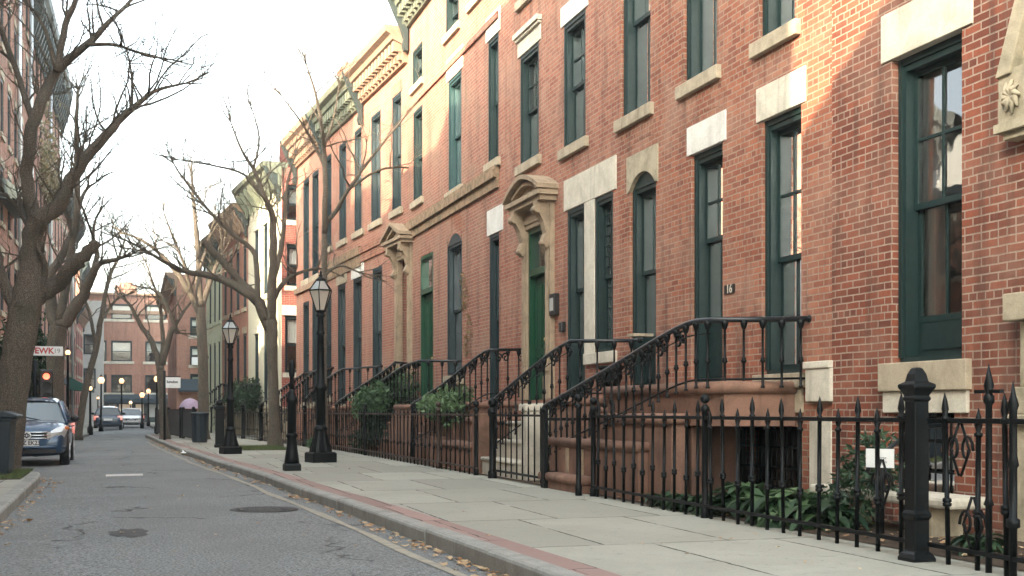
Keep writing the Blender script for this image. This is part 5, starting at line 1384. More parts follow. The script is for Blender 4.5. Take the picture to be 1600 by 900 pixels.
# lit lamps far down the street
def globe_lamp(px, py, Y, label, r=0.2, pole='iron'):
    r *= 0.72
    c = at(px, py, Y)
    t = thing('globe_lamp', label, 'street lamp', (c.x, c.y, 0), 0, 'lit lamps far down the street')
    b = MB(); b.lathe([(0.14, -0.1), (0.14, 0.25), (0.08, 0.35), (0.06, 0.6), (0.045, c.z - r * 1.2), (0.10, c.z - r * 0.95), (0.07, c.z - r * 0.8)], 10); b.build('column', M[pole], t)
    b = MB(); b.lathe([(0.6 * r, -r), (r, -0.1 * r), (0.9 * r, 0.4 * r), (0.45 * r, r)], 12, (0, 0, c.z)); b.build('globe', M['bulb'], t)
    b = MB(); b.lathe([(0.5 * r, c.z + r), (0.55 * r, c.z + r + 0.03), (0.1 * r, c.z + r + 0.12), (0.01, c.z + r + 0.2)], 10); b.build('cap', M['iron'], t)
    return t
globe_lamp(106, 551, 52, 'lit globe lamp right of the red and white street sign', 0.15)
globe_lamp(141, 607, 62, 'lit lamp on a black post left of the leaning thin tree', 0.15)
globe_lamp(158, 594, 72, 'large lit lamp above the far navy car, left one', 0.26)
globe_lamp(190, 595, 84, 'lit lamp in front of the end building above the far white car', 0.24)
globe_lamp(222, 617, 84, 'lit lamp on a pale pole at the right kerb of the far junction', 0.24)
globe_lamp(232, 611, 96, 'whitest lit lamp close to the tree right of the junction', 0.24)
globe_lamp(245, 592, 66, 'tall lit lamp half hidden behind the right far tree trunk', 0.22)
globe_lamp(204, 629, 108, 'small low lit lamp before the shop of the end building', 0.2)
globe_lamp(153, 622, 100, 'tiny lit lamp low on the left near the thin tree', 0.15)
# traffic light and street sign on the left
c = at(72, 593, 33)
t = thing('traffic_light', 'black traffic light showing red in front of the left tree trunk', 'traffic light', (c.x, c.y, 0), 0.1)
b = MB(); b.box(-0.17, 0.17, -0.12, 0.12, c.z - 0.62, c.z + 0.26); hd = b.build('housing', M['plate_black'], t, bevel=0.03)
for i, mt in enumerate(('bulb_red', 'car_trim', 'car_trim')):
    b = MB(); b.tube([(0, -0.125, c.z + 0.08 - 0.27 * i), (0, -0.14, c.z + 0.08 - 0.27 * i)], 0.085, 14); b.build('lens', M[mt], hd)
    b = MB(); b.grid([[(0.125 * math.cos(a), y, c.z + 0.08 - 0.27 * i + 0.125 * math.sin(a)) for a in frange(0.2, 2.95, 0.3)] for y in (-0.12, -0.30)]); b.build('visor', M['plate_black'], hd, fix=False)
b = MB(); b.tube([(-0.26, 0.1, -0.1), (-0.26, 0.1, c.z + 0.5)], 0.06, 10); b.box(-0.24, -0.1, 0.05, 0.12, c.z - 0.1, c.z - 0.03); b.build('pole', M['iron'], t)
c = at(74, 548.5, 31)
t = thing('street_sign', 'white street name sign with red letters beside the left tree', 'sign', (c.x, c.y, 0), math.radians(3))
b = MB(); b.box(-0.36, 0.36, -0.012, 0.012, c.z - 0.115, c.z + 0.115); bd = b.build('blade', M['white'], t, bevel=0.006)
text('lettering', 'EWK', 0.20, M['red_ink'], bd, (-0.07, -0.0135, c.z), (math.radians(90), 0, 0), bold=0.006)
text('lettering', '19', 0.16, M['grey_ink'], bd, (0.22, -0.0135, c.z), (math.radians(90), 0, 0))
text('lettering', 'O', 0.12, M['grey_ink'], bd, (-0.31, -0.0135, c.z), (math.radians(90), 0, 0))
b = MB(); b.tube([(-0.40, 0.0, 0), (-0.40, 0.0, c.z + 0.2)], 0.03, 8); b.build('pole', M['iron'], t)

# ------------------------------------------------------------------ bare street trees
def grow(mb, pts, radii, rnd, twig, depth=0, seg=7, thick=1.0):
    """a limb along pts with side branches that fork into ever finer twigs"""
    mb.tube(pts, radii, seg, cap=True)
    if depth > 2 or not twig: return
    total = sum((q - p).length for p, q in zip(pts, pts[1:]))
    nb = max(2, int(total * twig * (3.4, 3.8, 4.6)[depth]))
    for _ in range(nb):
        t = rnd.uniform(0.2, 1.0) ** 0.7 * (len(pts) - 1); i = min(int(t), len(pts) - 2); f = t - i
        p = pts[i].lerp(pts[i + 1], f); r = radii[i] + (radii[i + 1] - radii[i]) * f
        d = (pts[i + 1] - pts[i]).normalized()
        side = Vector((rnd.uniform(-1, 1), rnd.uniform(-1, 1), rnd.uniform(-0.3, 0.9))).normalized()
        nd = (d * rnd.uniform(0.3, 1.1) + side).normalized()
        L = rnd.uniform(0.45, 1.0) * (2.2, 1.0, 0.45)[depth] * (0.78 if pts[0].z > 4.5 and thick < 1.07 else 1.0) * (0.55 if rnd.random() < 0.3 else 1)
        rr = min(r * 0.55, (0.021, 0.0115, 0.008)[depth] * thick); n = (6, 5, 3)[depth]; q = [p]; cur = nd
        for k in range(n):
            cur = (cur + Vector((rnd.uniform(-.33, .33), rnd.uniform(-.33, .33), rnd.uniform(-.16, .26)))).normalized()
            q.append(q[-1] + cur * L / n)
        rs = [rr * (1 - 0.75 * k / n) + 0.0012 for k in range(n + 1)]
        grow(mb, q, rs, rnd, twig, depth + 1, (5, 4, 3)[depth], thick)
def limb(pix, Y, lean=0.0, rnd=None):
    pts, rad = [], []
    y = Y
    for k, (px, py, r) in enumerate(pix):
        yy = Y + lean * k + (rnd.uniform(-0.25, 0.25) if rnd and k else 0)
        pts.append(at(px, py, yy)); rad.append(r * ((pts[-1].x * ST + yy * CT) / FPX))
    # finer and slightly crooked
    P = curve(pts, 4); n = len(P)
    R_ = [rad[min(int(i / 4), len(rad) - 2)] + (rad[min(int(i / 4) + 1, len(rad) - 1)] - rad[min(int(i / 4), len(rad) - 2)]) * ((i - 4 * min(int(i / 4), len(rad) - 2)) / 4) for i in range(n)]
    if rnd:
        P = [p + (Vector((rnd.uniform(-1, 1), rnd.uniform(-1, 1), rnd.uniform(-1, 1))) * R_[i] * 0.22 if 0 < i < n - 1 else Vector((0, 0, 0))) for i, p in enumerate(P)]
    return P, R_
def tree(label, Y, trunk, limbs, twig=1.0, seed=1, mat='bark', flare=1.5):
    rnd = random.Random(seed)
    P, rad = limb(trunk, Y, 0, None); rad = [r * 0.93 for r in rad]
    base = P[0]
    root = thing('bare_tree', label, 'tree', (base.x, base.y, 0), 0, 'bare street trees')
    off = Vector((base.x, base.y, 0))
    tb = MB()
    rows = []
    pts = [p - off for p in P]
    pts = [Vector((pts[0].x, pts[0].y, -0.12)), Vector((pts[0].x, pts[0].y, 0.1))] + [p for p in pts if p.z > 0.35]
    rr = [rad[0] * flare, rad[0] * (1 + (flare - 1) * 0.45)] + [r * rnd.uniform(0.96, 1.05) for p, r in zip(P, rad) if p.z > 0.35]
    tb.tube(pts, rr, 16)
    # knots and burrs, lumpy outline
    for i in range(6):
        k = rnd.randrange(2, len(pts)); a = rnd.uniform(0, 6.28); r = rr[k]
        tb.ball(pts[k] + Vector((math.cos(a) * r * 0.82, math.sin(a) * r * 0.82, rnd.uniform(-.1, .1))), r * rnd.uniform(0.25, 0.4), 8, 5, 1.2)
    tb.build('trunk', M[mat], root)
    cb = MB()
    for item in limbs:
        pix, tw = (item, twig) if isinstance(item, list) else item
        Q, rq = limb(pix, Y, rnd.uniform(-0.22, 0.3), rnd)
        Q = [q - off for q in Q]
        grow(cb, Q, rq, rnd, tw, 0, 9, 0.8 + Y / 90)
        if tw and rq[-1] < 0.06:
            e = (Q[-1] - Q[-3]).normalized()
            for _ in range(4):
                q = [Q[-1]]; cur = (e + Vector((rnd.uniform(-.5, .5), rnd.uniform(-.5, .5), rnd.uniform(-.3, .5)))).normalized(); n_ = 7; L_ = rnd.uniform(0.6, 1.5) * (0.6 if Y < 25 else 1.0)
                for k in range(n_):
                    cur = (cur + Vector((rnd.uniform(-.25, .25), rnd.uniform(-.25, .25), rnd.uniform(-.12, .2)))).normalized(); q.append(q[-1] + cur * L_ / n_)
                grow(cb, q, [max(0.006, min(rq[-1], 0.022)) * (1 - 0.8 * k / n_) + 0.002 for k in range(n_ + 1)], rnd, tw, 1, 5, 0.8 + Y / 90)
    cb.build('crown', M[mat], root)
    return root

tree('big old left tree with a massive leaning trunk beside the wheeled bin', 23.0,
     [(2, 745, 27), (10, 690, 27), (16, 640, 26), (28, 550, 25), (42, 468, 25), (47, 430, 20)],
     [[(45, 440, 19), (46, 395, 17), (62, 345, 14), (90, 320, 11.5), (120, 265, 9.5), (165, 210, 7.5), (205, 172, 5), (240, 143, 3), (290, 130, 1.4)],
      [(58, 352, 12), (42, 285, 10), (47, 215, 9.5), (65, 155, 9), (90, 110, 7.5), (135, 70, 5.5), (175, 30, 3.5), (205, 0, 2.5), (240, -45, 1.5)],
      [(88, 112, 6), (102, 40, 5), (118, 0, 4), (128, -50, 2)], [(135, 70, 3.5), (180, 70, 2.6), (215, 82, 2), (252, 92, 1)],
      [(205, 172, 2.5), (206, 120, 1.8), (200, 85, 1)], [(48, 232, 5.5), (50, 190, 5), (30, 125, 4.5), (0, 40, 4), (-25, -20, 3)],
      [(88, 108, 4), (78, 70, 3.5), (62, 28, 2.5), (40, 5, 1.2)],
      ([(44, 470, 17), (62, 462, 15), (84, 446, 13), (110, 420, 11.5), (131, 399, 10), (152, 377, 8)], 0.5),
      [(30, 500, 9), (10, 450, 9), (-12, 380, 8), (-30, 300, 6)], [(44, 480, 7), (70, 430, 5), (62, 390, 4), (30, 330, 3), (5, 300, 2)]], 1.35, 3, 'bark', 1.35)
tree('second left tree forking low behind the parked blue car', 36.0,
     [(84, 690, 15), (86, 600, 14), (87, 545, 14), (92, 510, 14)],
     [[(88, 520, 10), (80, 470, 9), (77, 430, 8), (96, 400, 6), (112, 360, 5), (100, 320, 3), (92, 270, 1.5)],
      [(95, 512, 11), (110, 490, 10), (135, 452, 8), (148, 420, 6), (160, 410, 4.5), (186, 404, 3), (208, 396, 1.6)],
      [(94, 500, 7), (103, 440, 6.5), (112, 390, 6), (119, 330, 5), (121, 270, 4.5), (119, 200, 3.5), (122, 140, 2)],
      [(140, 440, 5), (152, 400, 4), (145, 370, 3), (150, 340, 1.5)], [(118, 345, 4), (132, 300, 2.5), (150, 285, 1.2)], [(120, 300, 3), (125, 255, 2.5), (132, 220, 1.5)]], 0.85, 9)
tree('thin leaning left tree standing before the far grey building', 52.0,
     [(122, 690, 6), (128, 640, 5.5), (136, 598, 5.5), (150, 545, 5), (156, 510, 4.5)],
     [[(155, 512, 4.5), (163, 470, 3.5), (170, 435, 3), (186, 400, 2), (196, 370, 1)], [(150, 540, 3), (140, 490, 2.5), (128, 455, 1.5)], [(158, 500, 2.5), (180, 470, 2), (200, 460, 1)]], 0.75, 17)
tree('dark far tree forking at the kerb beside the white hanging sign', 47.5,
     [(258, 687, 7.5), (255, 640, 6.5), (252, 600, 6.5), (250, 572, 7)],
     [[(250, 575, 5), (238, 535, 4.5), (218, 506, 3.5), (205, 480, 2.5), (185, 460, 1.3)], [(252, 572, 4), (254, 530, 3.5), (250, 480, 2.8), (238, 440, 1.6), (228, 410, 0.9)],
      [(254, 570, 5), (266, 520, 4.5), (275, 512, 4), (276, 520, 3), (262, 480, 3), (245, 455, 2), (225, 450, 1)], [(266, 522, 3.5), (285, 490, 2.5), (300, 470, 1.5)]], 0.85, 23)
tree('grey far tree directly behind the litter bin', 47.0,
     [(318, 690, 9), (318, 640, 9), (317, 560, 8.5), (314, 500, 8), (313, 480, 8)],
     [[(312, 490, 5), (295, 455, 4.5), (275, 425, 4), (250, 396, 3), (215, 372, 2), (190, 365, 1)], [(313, 480, 6), (311, 430, 5), (308, 370, 4), (302, 310, 2.5), (300, 270, 1.2)],
      [(315, 485, 5), (328, 440, 4), (345, 400, 2.5), (352, 370, 1.2)], [(300, 460, 3), (288, 415, 2.5), (270, 370, 1.6), (255, 330, 0.8)], [(312, 420, 3), (325, 380, 2), (335, 340, 1)]], 0.95, 31)
tree('slim tree behind the fence between the two street lamps', 36.5,
     [(430, 697, 11), (428, 640, 9), (426, 580, 8.5), (424, 520, 10), (424, 500, 10)],
     [[(422, 514, 9), (405, 475, 8.5), (392, 463, 8), (342, 435, 6), (289, 424, 4), (264, 413, 3), (221, 388, 2), (190, 372, 1)],
      ([(413, 500, 7), (400, 465, 6.5), (374, 438, 6), (342, 403, 5.5), (318, 376, 5)], 0.3),
      [(424, 505, 8), (426, 449, 7), (427, 378, 6), (426, 339, 5), (413, 307, 4), (396, 264, 3), (378, 236, 2), (360, 190, 1)],
      [(402, 470, 5), (399, 399, 4), (368, 370, 3.2), (335, 339, 2.6), (289, 282, 1.8), (271, 255, 1)], [(426, 440, 5), (438, 395, 4), (445, 340, 3), (449, 285, 1.8), (462, 240, 0.9)],
      [(426, 470, 4), (445, 440, 3.5), (470, 425, 2.5), (505, 420, 1.5), (530, 430, 0.8)], [(396, 264, 2), (405, 215, 1.4), (392, 165, 0.8)], [(420, 320, 2.6), (385, 275, 2), (330, 258, 1.4), (280, 250, 0.8)]], 1.0, 41)
tree('slender tree rising straight behind the near street lamp', 30.0,
     [(506, 712, 6), (506, 640, 5.5), (506, 520, 5.2), (507, 420, 5), (507, 360, 4.6)],
     [[(507, 365, 4.6), (508, 300, 4.2), (507, 240, 3.6), (503, 205, 2.6), (494, 150, 2.2), (478, 100, 1)], [(508, 350, 4), (525, 330, 3.4), (545, 295, 3), (585, 240, 2.2), (622, 195, 1.6), (655, 155, 0.8)],
      [(540, 300, 2.4), (590, 267, 1.8), (640, 262, 1.4), (700, 275, 0.8)], [(507, 260, 3), (490, 225, 2.2), (470, 190, 1.5), (440, 150, 0.8)], [(506, 230, 2.5), (522, 180, 1.5), (530, 130, 0.8)], [(507, 430, 2.6), (530, 415, 2), (560, 425, 1)]], 0.55, 53)

# ------------------------------------------------------------------ shrubs and plants
def leaves(mb, c, rx, ry, rz, n, s, rnd, hollow=0.45, up=0.3):
    for i in range(n):
        v = Vector((rnd.gauss(0, 1), rnd.gauss(0, 1), rnd.gauss(0, 1))).normalized() * (rnd.uniform(hollow, 1.0) ** 0.6)
        lump = 1 + 0.22 * math.sin(5 * v.x + 3 * v.z + c.x) * math.cos(4 * v.y - 2 * v.z) + rnd.uniform(-.08, .12)
        p = c + Vector((v.x * rx, v.y * ry, v.z * rz)) * lump
        d = Vector((rnd.uniform(-1, 1), rnd.uniform(-1, 1), rnd.uniform(-0.5, 1) + up)).normalized()
        e = d.cross(Vector((rnd.uniform(-1, 1), rnd.uniform(-1, 1), rnd.uniform(-1, 1)))).normalized()
        k = s * rnd.uniform(0.6, 1.3); nn = d.cross(e) * k * 0.18
        mb.face([p - d * k, p + e * k * 0.42 + nn, p + d * k, p - e * k * 0.42 + nn])
def shrub(label, c, r, n, s, mat, seed, lobes=6, name='shrub', group=None):
    rnd = random.Random(seed)
    t = thing(name, label, 'shrub', (c.x, c.y, 0), 0, group)
    b = MB(); st = MB()
    for i in range(lobes):
        a = rnd.uniform(0, 6.28); q = Vector((math.cos(a) * r[0] * 0.5, math.sin(a) * r[1] * 0.5, c.z + rnd.uniform(-0.45, 0.5) * r[2])) if i else Vector((0, 0, c.z))
        k = rnd.uniform(0.5, 0.75)
        leaves(b, q, r[0] * k, r[1] * k, r[2] * k, n // lobes, s, rnd)
        st.tube([(0, 0, -0.02), (q.x * 0.4, q.y * 0.4, q.z * 0.5), q], [0.02, 0.015, 0.006], 5)
    b.build('foliage', M[mat], t, fix=False); st.build('stem', M['bark'], t)
    return t
p = onf(600, 618, 0.75); shrub('large leafy shrub rising above the middle fence under the portal', p, (0.70, 1.7, 0.72), 4200, 0.085, 'leaf', 5, 9)
p = onf(580, 660, 0.9); shrub('low dark shrub filling the bed under the large leafy shrub', Vector((p.x, p.y, 0.45)), (0.5, 1.9, 0.5), 1300, 0.07, 'leaf_dark', 55, 7)
p = onf(692, 636, 0.95); shrub('pale green shrub beside the stoop of the tan house', p, (0.46, 1.2, 0.38), 2600, 0.065, 'leaf_pale', 6, 7)
p = onf(388, 618, 0.6); shrub('round dark evergreen bush by the cream house', Vector((p.x, p.y, p.z + 0.1)), (0.9, 1.3, 0.85), 2200, 0.10, 'leaf_dark', 7, 9)
p = ground(486, 704); shrub('small low green plant at the fence foot beside the near lamp', Vector((p.x + 0.35, p.y + 2.0, 0.16)), (0.22, 0.5, 0.2), 350, 0.05, 'leaf', 8, 4)
p = at(38, 560, 40); t = shrub('tall narrow dark ivy column behind the big left tree', Vector((p.x, p.y, 2.6)), (0.8, 0.8, 2.4), 3200, 0.10, 'leaf_dark', 12, 10)
p = at(112, 170, 66)
def broadplant(label, c, n, L, mat, seed, flower=False):
    """a low plant of broad arching leaves"""
    rnd = random.Random(seed); t = thing('bed_plant', label, 'plant', (c.x, c.y, 0), 0, 'leafy plants in the railed bed'); b = MB(); st = MB()
    for i in range(n):
        a = rnd.uniform(0, 6.28); l = L * rnd.uniform(0.6, 1.2); w = l * rnd.uniform(0.16, 0.24); z = rnd.uniform(0.02, 0.5) * L * 1.6
        o = Vector((rnd.uniform(-.16, .16) * L * 2, rnd.uniform(-.2, .2) * L * 2, z * 0.8)); d = Vector((math.cos(a), math.sin(a), 0)); sd = Vector((-d.y, d.x, 0)); rise = rnd.uniform(0.3, 0.9)
        st.tube([Vector((0, 0, 0)), o], [0.006, 0.004], 4)
        rows = []
        for k in range(5):
            q = k / 4; c_ = o + d * l * q + Vector((0, 0, l * (rise * q - 0.9 * q * q))); ww = w * math.sin(math.pi * (0.08 + 0.9 * q)) ** 0.8
            rows.append([c_ - sd * ww + Vector((0, 0, ww * 0.35)), c_, c_ + sd * ww + Vector((0, 0, ww * 0.35))])
        b.grid(rows, smooth=True)
    b.build('foliage', M[mat], t, fix=False); st.build('stem', M['leaf_dark'], t)
    if flower:
        f = MB()
        for i in range(2): f.ball((rnd.uniform(-.03, .03), rnd.uniform(-.05, .05), L * 1.15 + rnd.uniform(-.02, .02)), 0.022, 6, 4)
        f.build('flower', M['flower'], t)
    return t
W = lambda px, py, X: Vector((X, y_at(px, X), 0))
for i, (px, X, n_, L_, mt, lab) in enumerate(((1195, 6.15, 46, 0.24, 'leaf', 'leafy bed plant right below the barred opening of the big stoop'), (1240, 6.3, 54, 0.27, 'leaf', 'tall leafy bed plant left of the plant with a red bloom'),
        (1278, 6.2, 40, 0.24, 'leaf', 'leafy bed plant with a small red bloom'), (1075, 5.96, 40, 0.17, 'leaf_dark', 'low dark bed plant close to the post at the stoop foot'), (1140, 6.05, 36, 0.20, 'leaf_dark', 'low bed plant in the shade of the platform corner'),
        (1030, 5.93, 30, 0.14, 'leaf_dark', 'smallest dark bed plant nearest the stoop steps'), (1530, 6.2, 30, 0.15, 'leaf_dark', 'dark sparse bed plant in front of the stone ledge'), (1215, 5.98, 26, 0.17, 'leaf_pale', 'pale drooping bed plant leaning out near the bottom rail'),
        (1170, 6.35, 44, 0.30, 'leaf', 'tall leafy bed plant close to the dark grating under the platform'), (1222, 6.12, 48, 0.26, 'leaf', 'bushy bed plant among the middle of the leafy clump'), (1262, 6.5, 44, 0.32, 'leaf_pale', 'tall pale bed plant at the foot of the stone quoin'), (1105, 5.98, 36, 0.20, 'leaf', 'green bed plant just behind the ball topped middle post'), (1052, 5.95, 34, 0.16, 'leaf', 'small green bed plant spilling below the lowest long tread'), (1300, 6.25, 40, 0.24, 'leaf_dark', 'dark bed plant beside the clipped hedge block'))):
    broadplant(lab, W(px, 0, X), int(n_ * 1.4), L_ * 1.3, mt, 60 + i, i == 2)
# box hedge block next to the notice
p = W(1335, 0, 6.55); shrub('clipped dark green hedge block left of the white notice', Vector((p.x, p.y, 0.42)), (0.3, 0.5, 0.42), 900, 0.045, 'leaf_dark', 77, 6)
# dry ivy on the tall left house
iv = MB(); rv = random.Random(31)
for i in range(900):
    y = rv.uniform(62, 72); z = 12 + abs(rv.gauss(0, 1)) * 2.2; x = -3.0 - 1.25 * (106 - y) / 59
    p = Vector((x + 0.15 + rv.uniform(0, 0.35), y, z)); d = Vector((rv.uniform(-1, 1), rv.uniform(-1, 1), rv.uniform(-1, 1))).normalized(); e = d.orthogonal().normalized(); s_ = rv.uniform(0.08, 0.2)
    iv.face([p - d * s_, p + e * s_ * 0.6, p + d * s_, p - e * s_ * 0.6])
tag(iv.build('wall_ivy', M['leaf_dry'], None, fix=False), 'dry yellowish ivy hanging high on the left brick house below the green cornice', 'ivy')

# grass and fallen leaves
def turf(name, poly_pts, n, seed, z=0.0):
    rnd = random.Random(seed); b = MB()
    xs = [p[0] for p in poly_pts]; ys_ = [p[1] for p in poly_pts]
    for i in range(n):
        x, y = rnd.uniform(min(xs), max(xs)), rnd.uniform(min(ys_), max(ys_))
        h = rnd.uniform(0.03, 0.08); a = rnd.uniform(0, 6.28); w = 0.007
        b.face([(x - w * math.cos(a), y - w * math.sin(a), z), (x + w * math.cos(a), y + w * math.sin(a), z), (x + rnd.uniform(-.04, .04), y + rnd.uniform(-.04, .04), z + h)])
    o = b.build(name, M['grass'], None, fix=False); o['kind'] = 'stuff'; return o
b = MB(); b.box(-3.2, -1.52, 20.4, 23.2, -0.05, 0.006); struct('grass_verge', b, M['dirt'])
turf('grass', [(-3.1, 20.4), (-1.52, 23.2)], 7000, 3, 0.004)
ga = ground(366, 703); b = MB(); b.box(ga.x + 0.1, ga.x + 1.5, ga.y - 0.4, ga.y + 2.8, -0.05, 0.006); struct('grass_verge', b, M['dirt'])
turf('grass', [(ga.x + 0.1, ga.y - 0.4), (ga.x + 1.5, ga.y + 2.8)], 6000, 4, 0.004)
lf = MB(); rv = random.Random(77)
def leaf_at(x, y, z, s):
    a = rv.uniform(0, 6.28); c_, s_ = math.cos(a) * s, math.sin(a) * s; t_ = [rv.uniform(0, 0.6) * s for _ in range(6)]
    pts = [(1, 0), (0.35, 0.45), (-0.4, 0.5), (-0.9, 0.05), (-0.35, -0.5), (0.4, -0.45)]
    lf.face([(x + c_ * u - s_ * v, y + s_ * u + c_ * v, z + 0.004 + t_[k]) for k, (u, v) in enumerate(pts)])
for i in range(420):
    y = 5 + 42 * rv.random() ** 1.5
    if rv.random() < 0.35: y = rv.choice((7.6, 8.3, 9.2, 10.4, 12.0, 14.0, 16.5, 20.0, 25.0, 29.0)) + rv.gauss(0, 0.35)
    x = lerp_line(KR, y) - abs(rv.gauss(0, 0.10)) - 0.03
    leaf_at(x, y, zr(x) + 0.006, rv.uniform(0.02, 0.055))
for i in range(150):
    y = rv.uniform(9, 23); x = lerp_line(KL, y) + abs(rv.gauss(0, 0.12)) + 0.03; leaf_at(x, y, zr(max(x, -1.5)) + 0.006, rv.uniform(0.02, 0.05))
for i in range(60):
    y = rv.uniform(6, 30); x = rv.uniform(lerp_line(KR, y) + 0.2, 5.6); leaf_at(x, y, 0.002, rv.uniform(0.012, 0.03))
for i in range(50):
    y = rv.uniform(6, 30); x = rv.uniform(-1.0, 2.2); leaf_at(x, y, zr(x) + 0.004, rv.uniform(0.012, 0.03))
for i in range(700):
    y = rv.uniform(5, 24); x = rv.uniform(5.9, 7.2); leaf_at(x, y, 0.012, rv.uniform(0.02, 0.05))
for i in range(120):
    y = rv.uniform(25, 52); x = lerp_line(KR, y) - abs(rv.gauss(0, 0.10)) - 0.03; leaf_at(x, y, -0.13, rv.uniform(0.03, 0.07))
o = lf.build('fallen_leaves', M['litter'], None, fix=False); o['kind'] = 'stuff'
p = ground(302, 711, -0.13)
b = MB(); rr_ = random.Random(4)
b.grid([[(p.x + 0.25 * i - 0.3 + rr_.uniform(-.05, .05), p.y + 0.3 * j + rr_.uniform(-.05, .05), -0.12 + rr_.uniform(0, 0.12)) for i in range(4)] for j in range(4)], smooth=False)
tag(b.build('paper_scrap', M['white'], None, fix=False), 'crumpled white paper lying in the right gutter before the second lamp', 'litter')

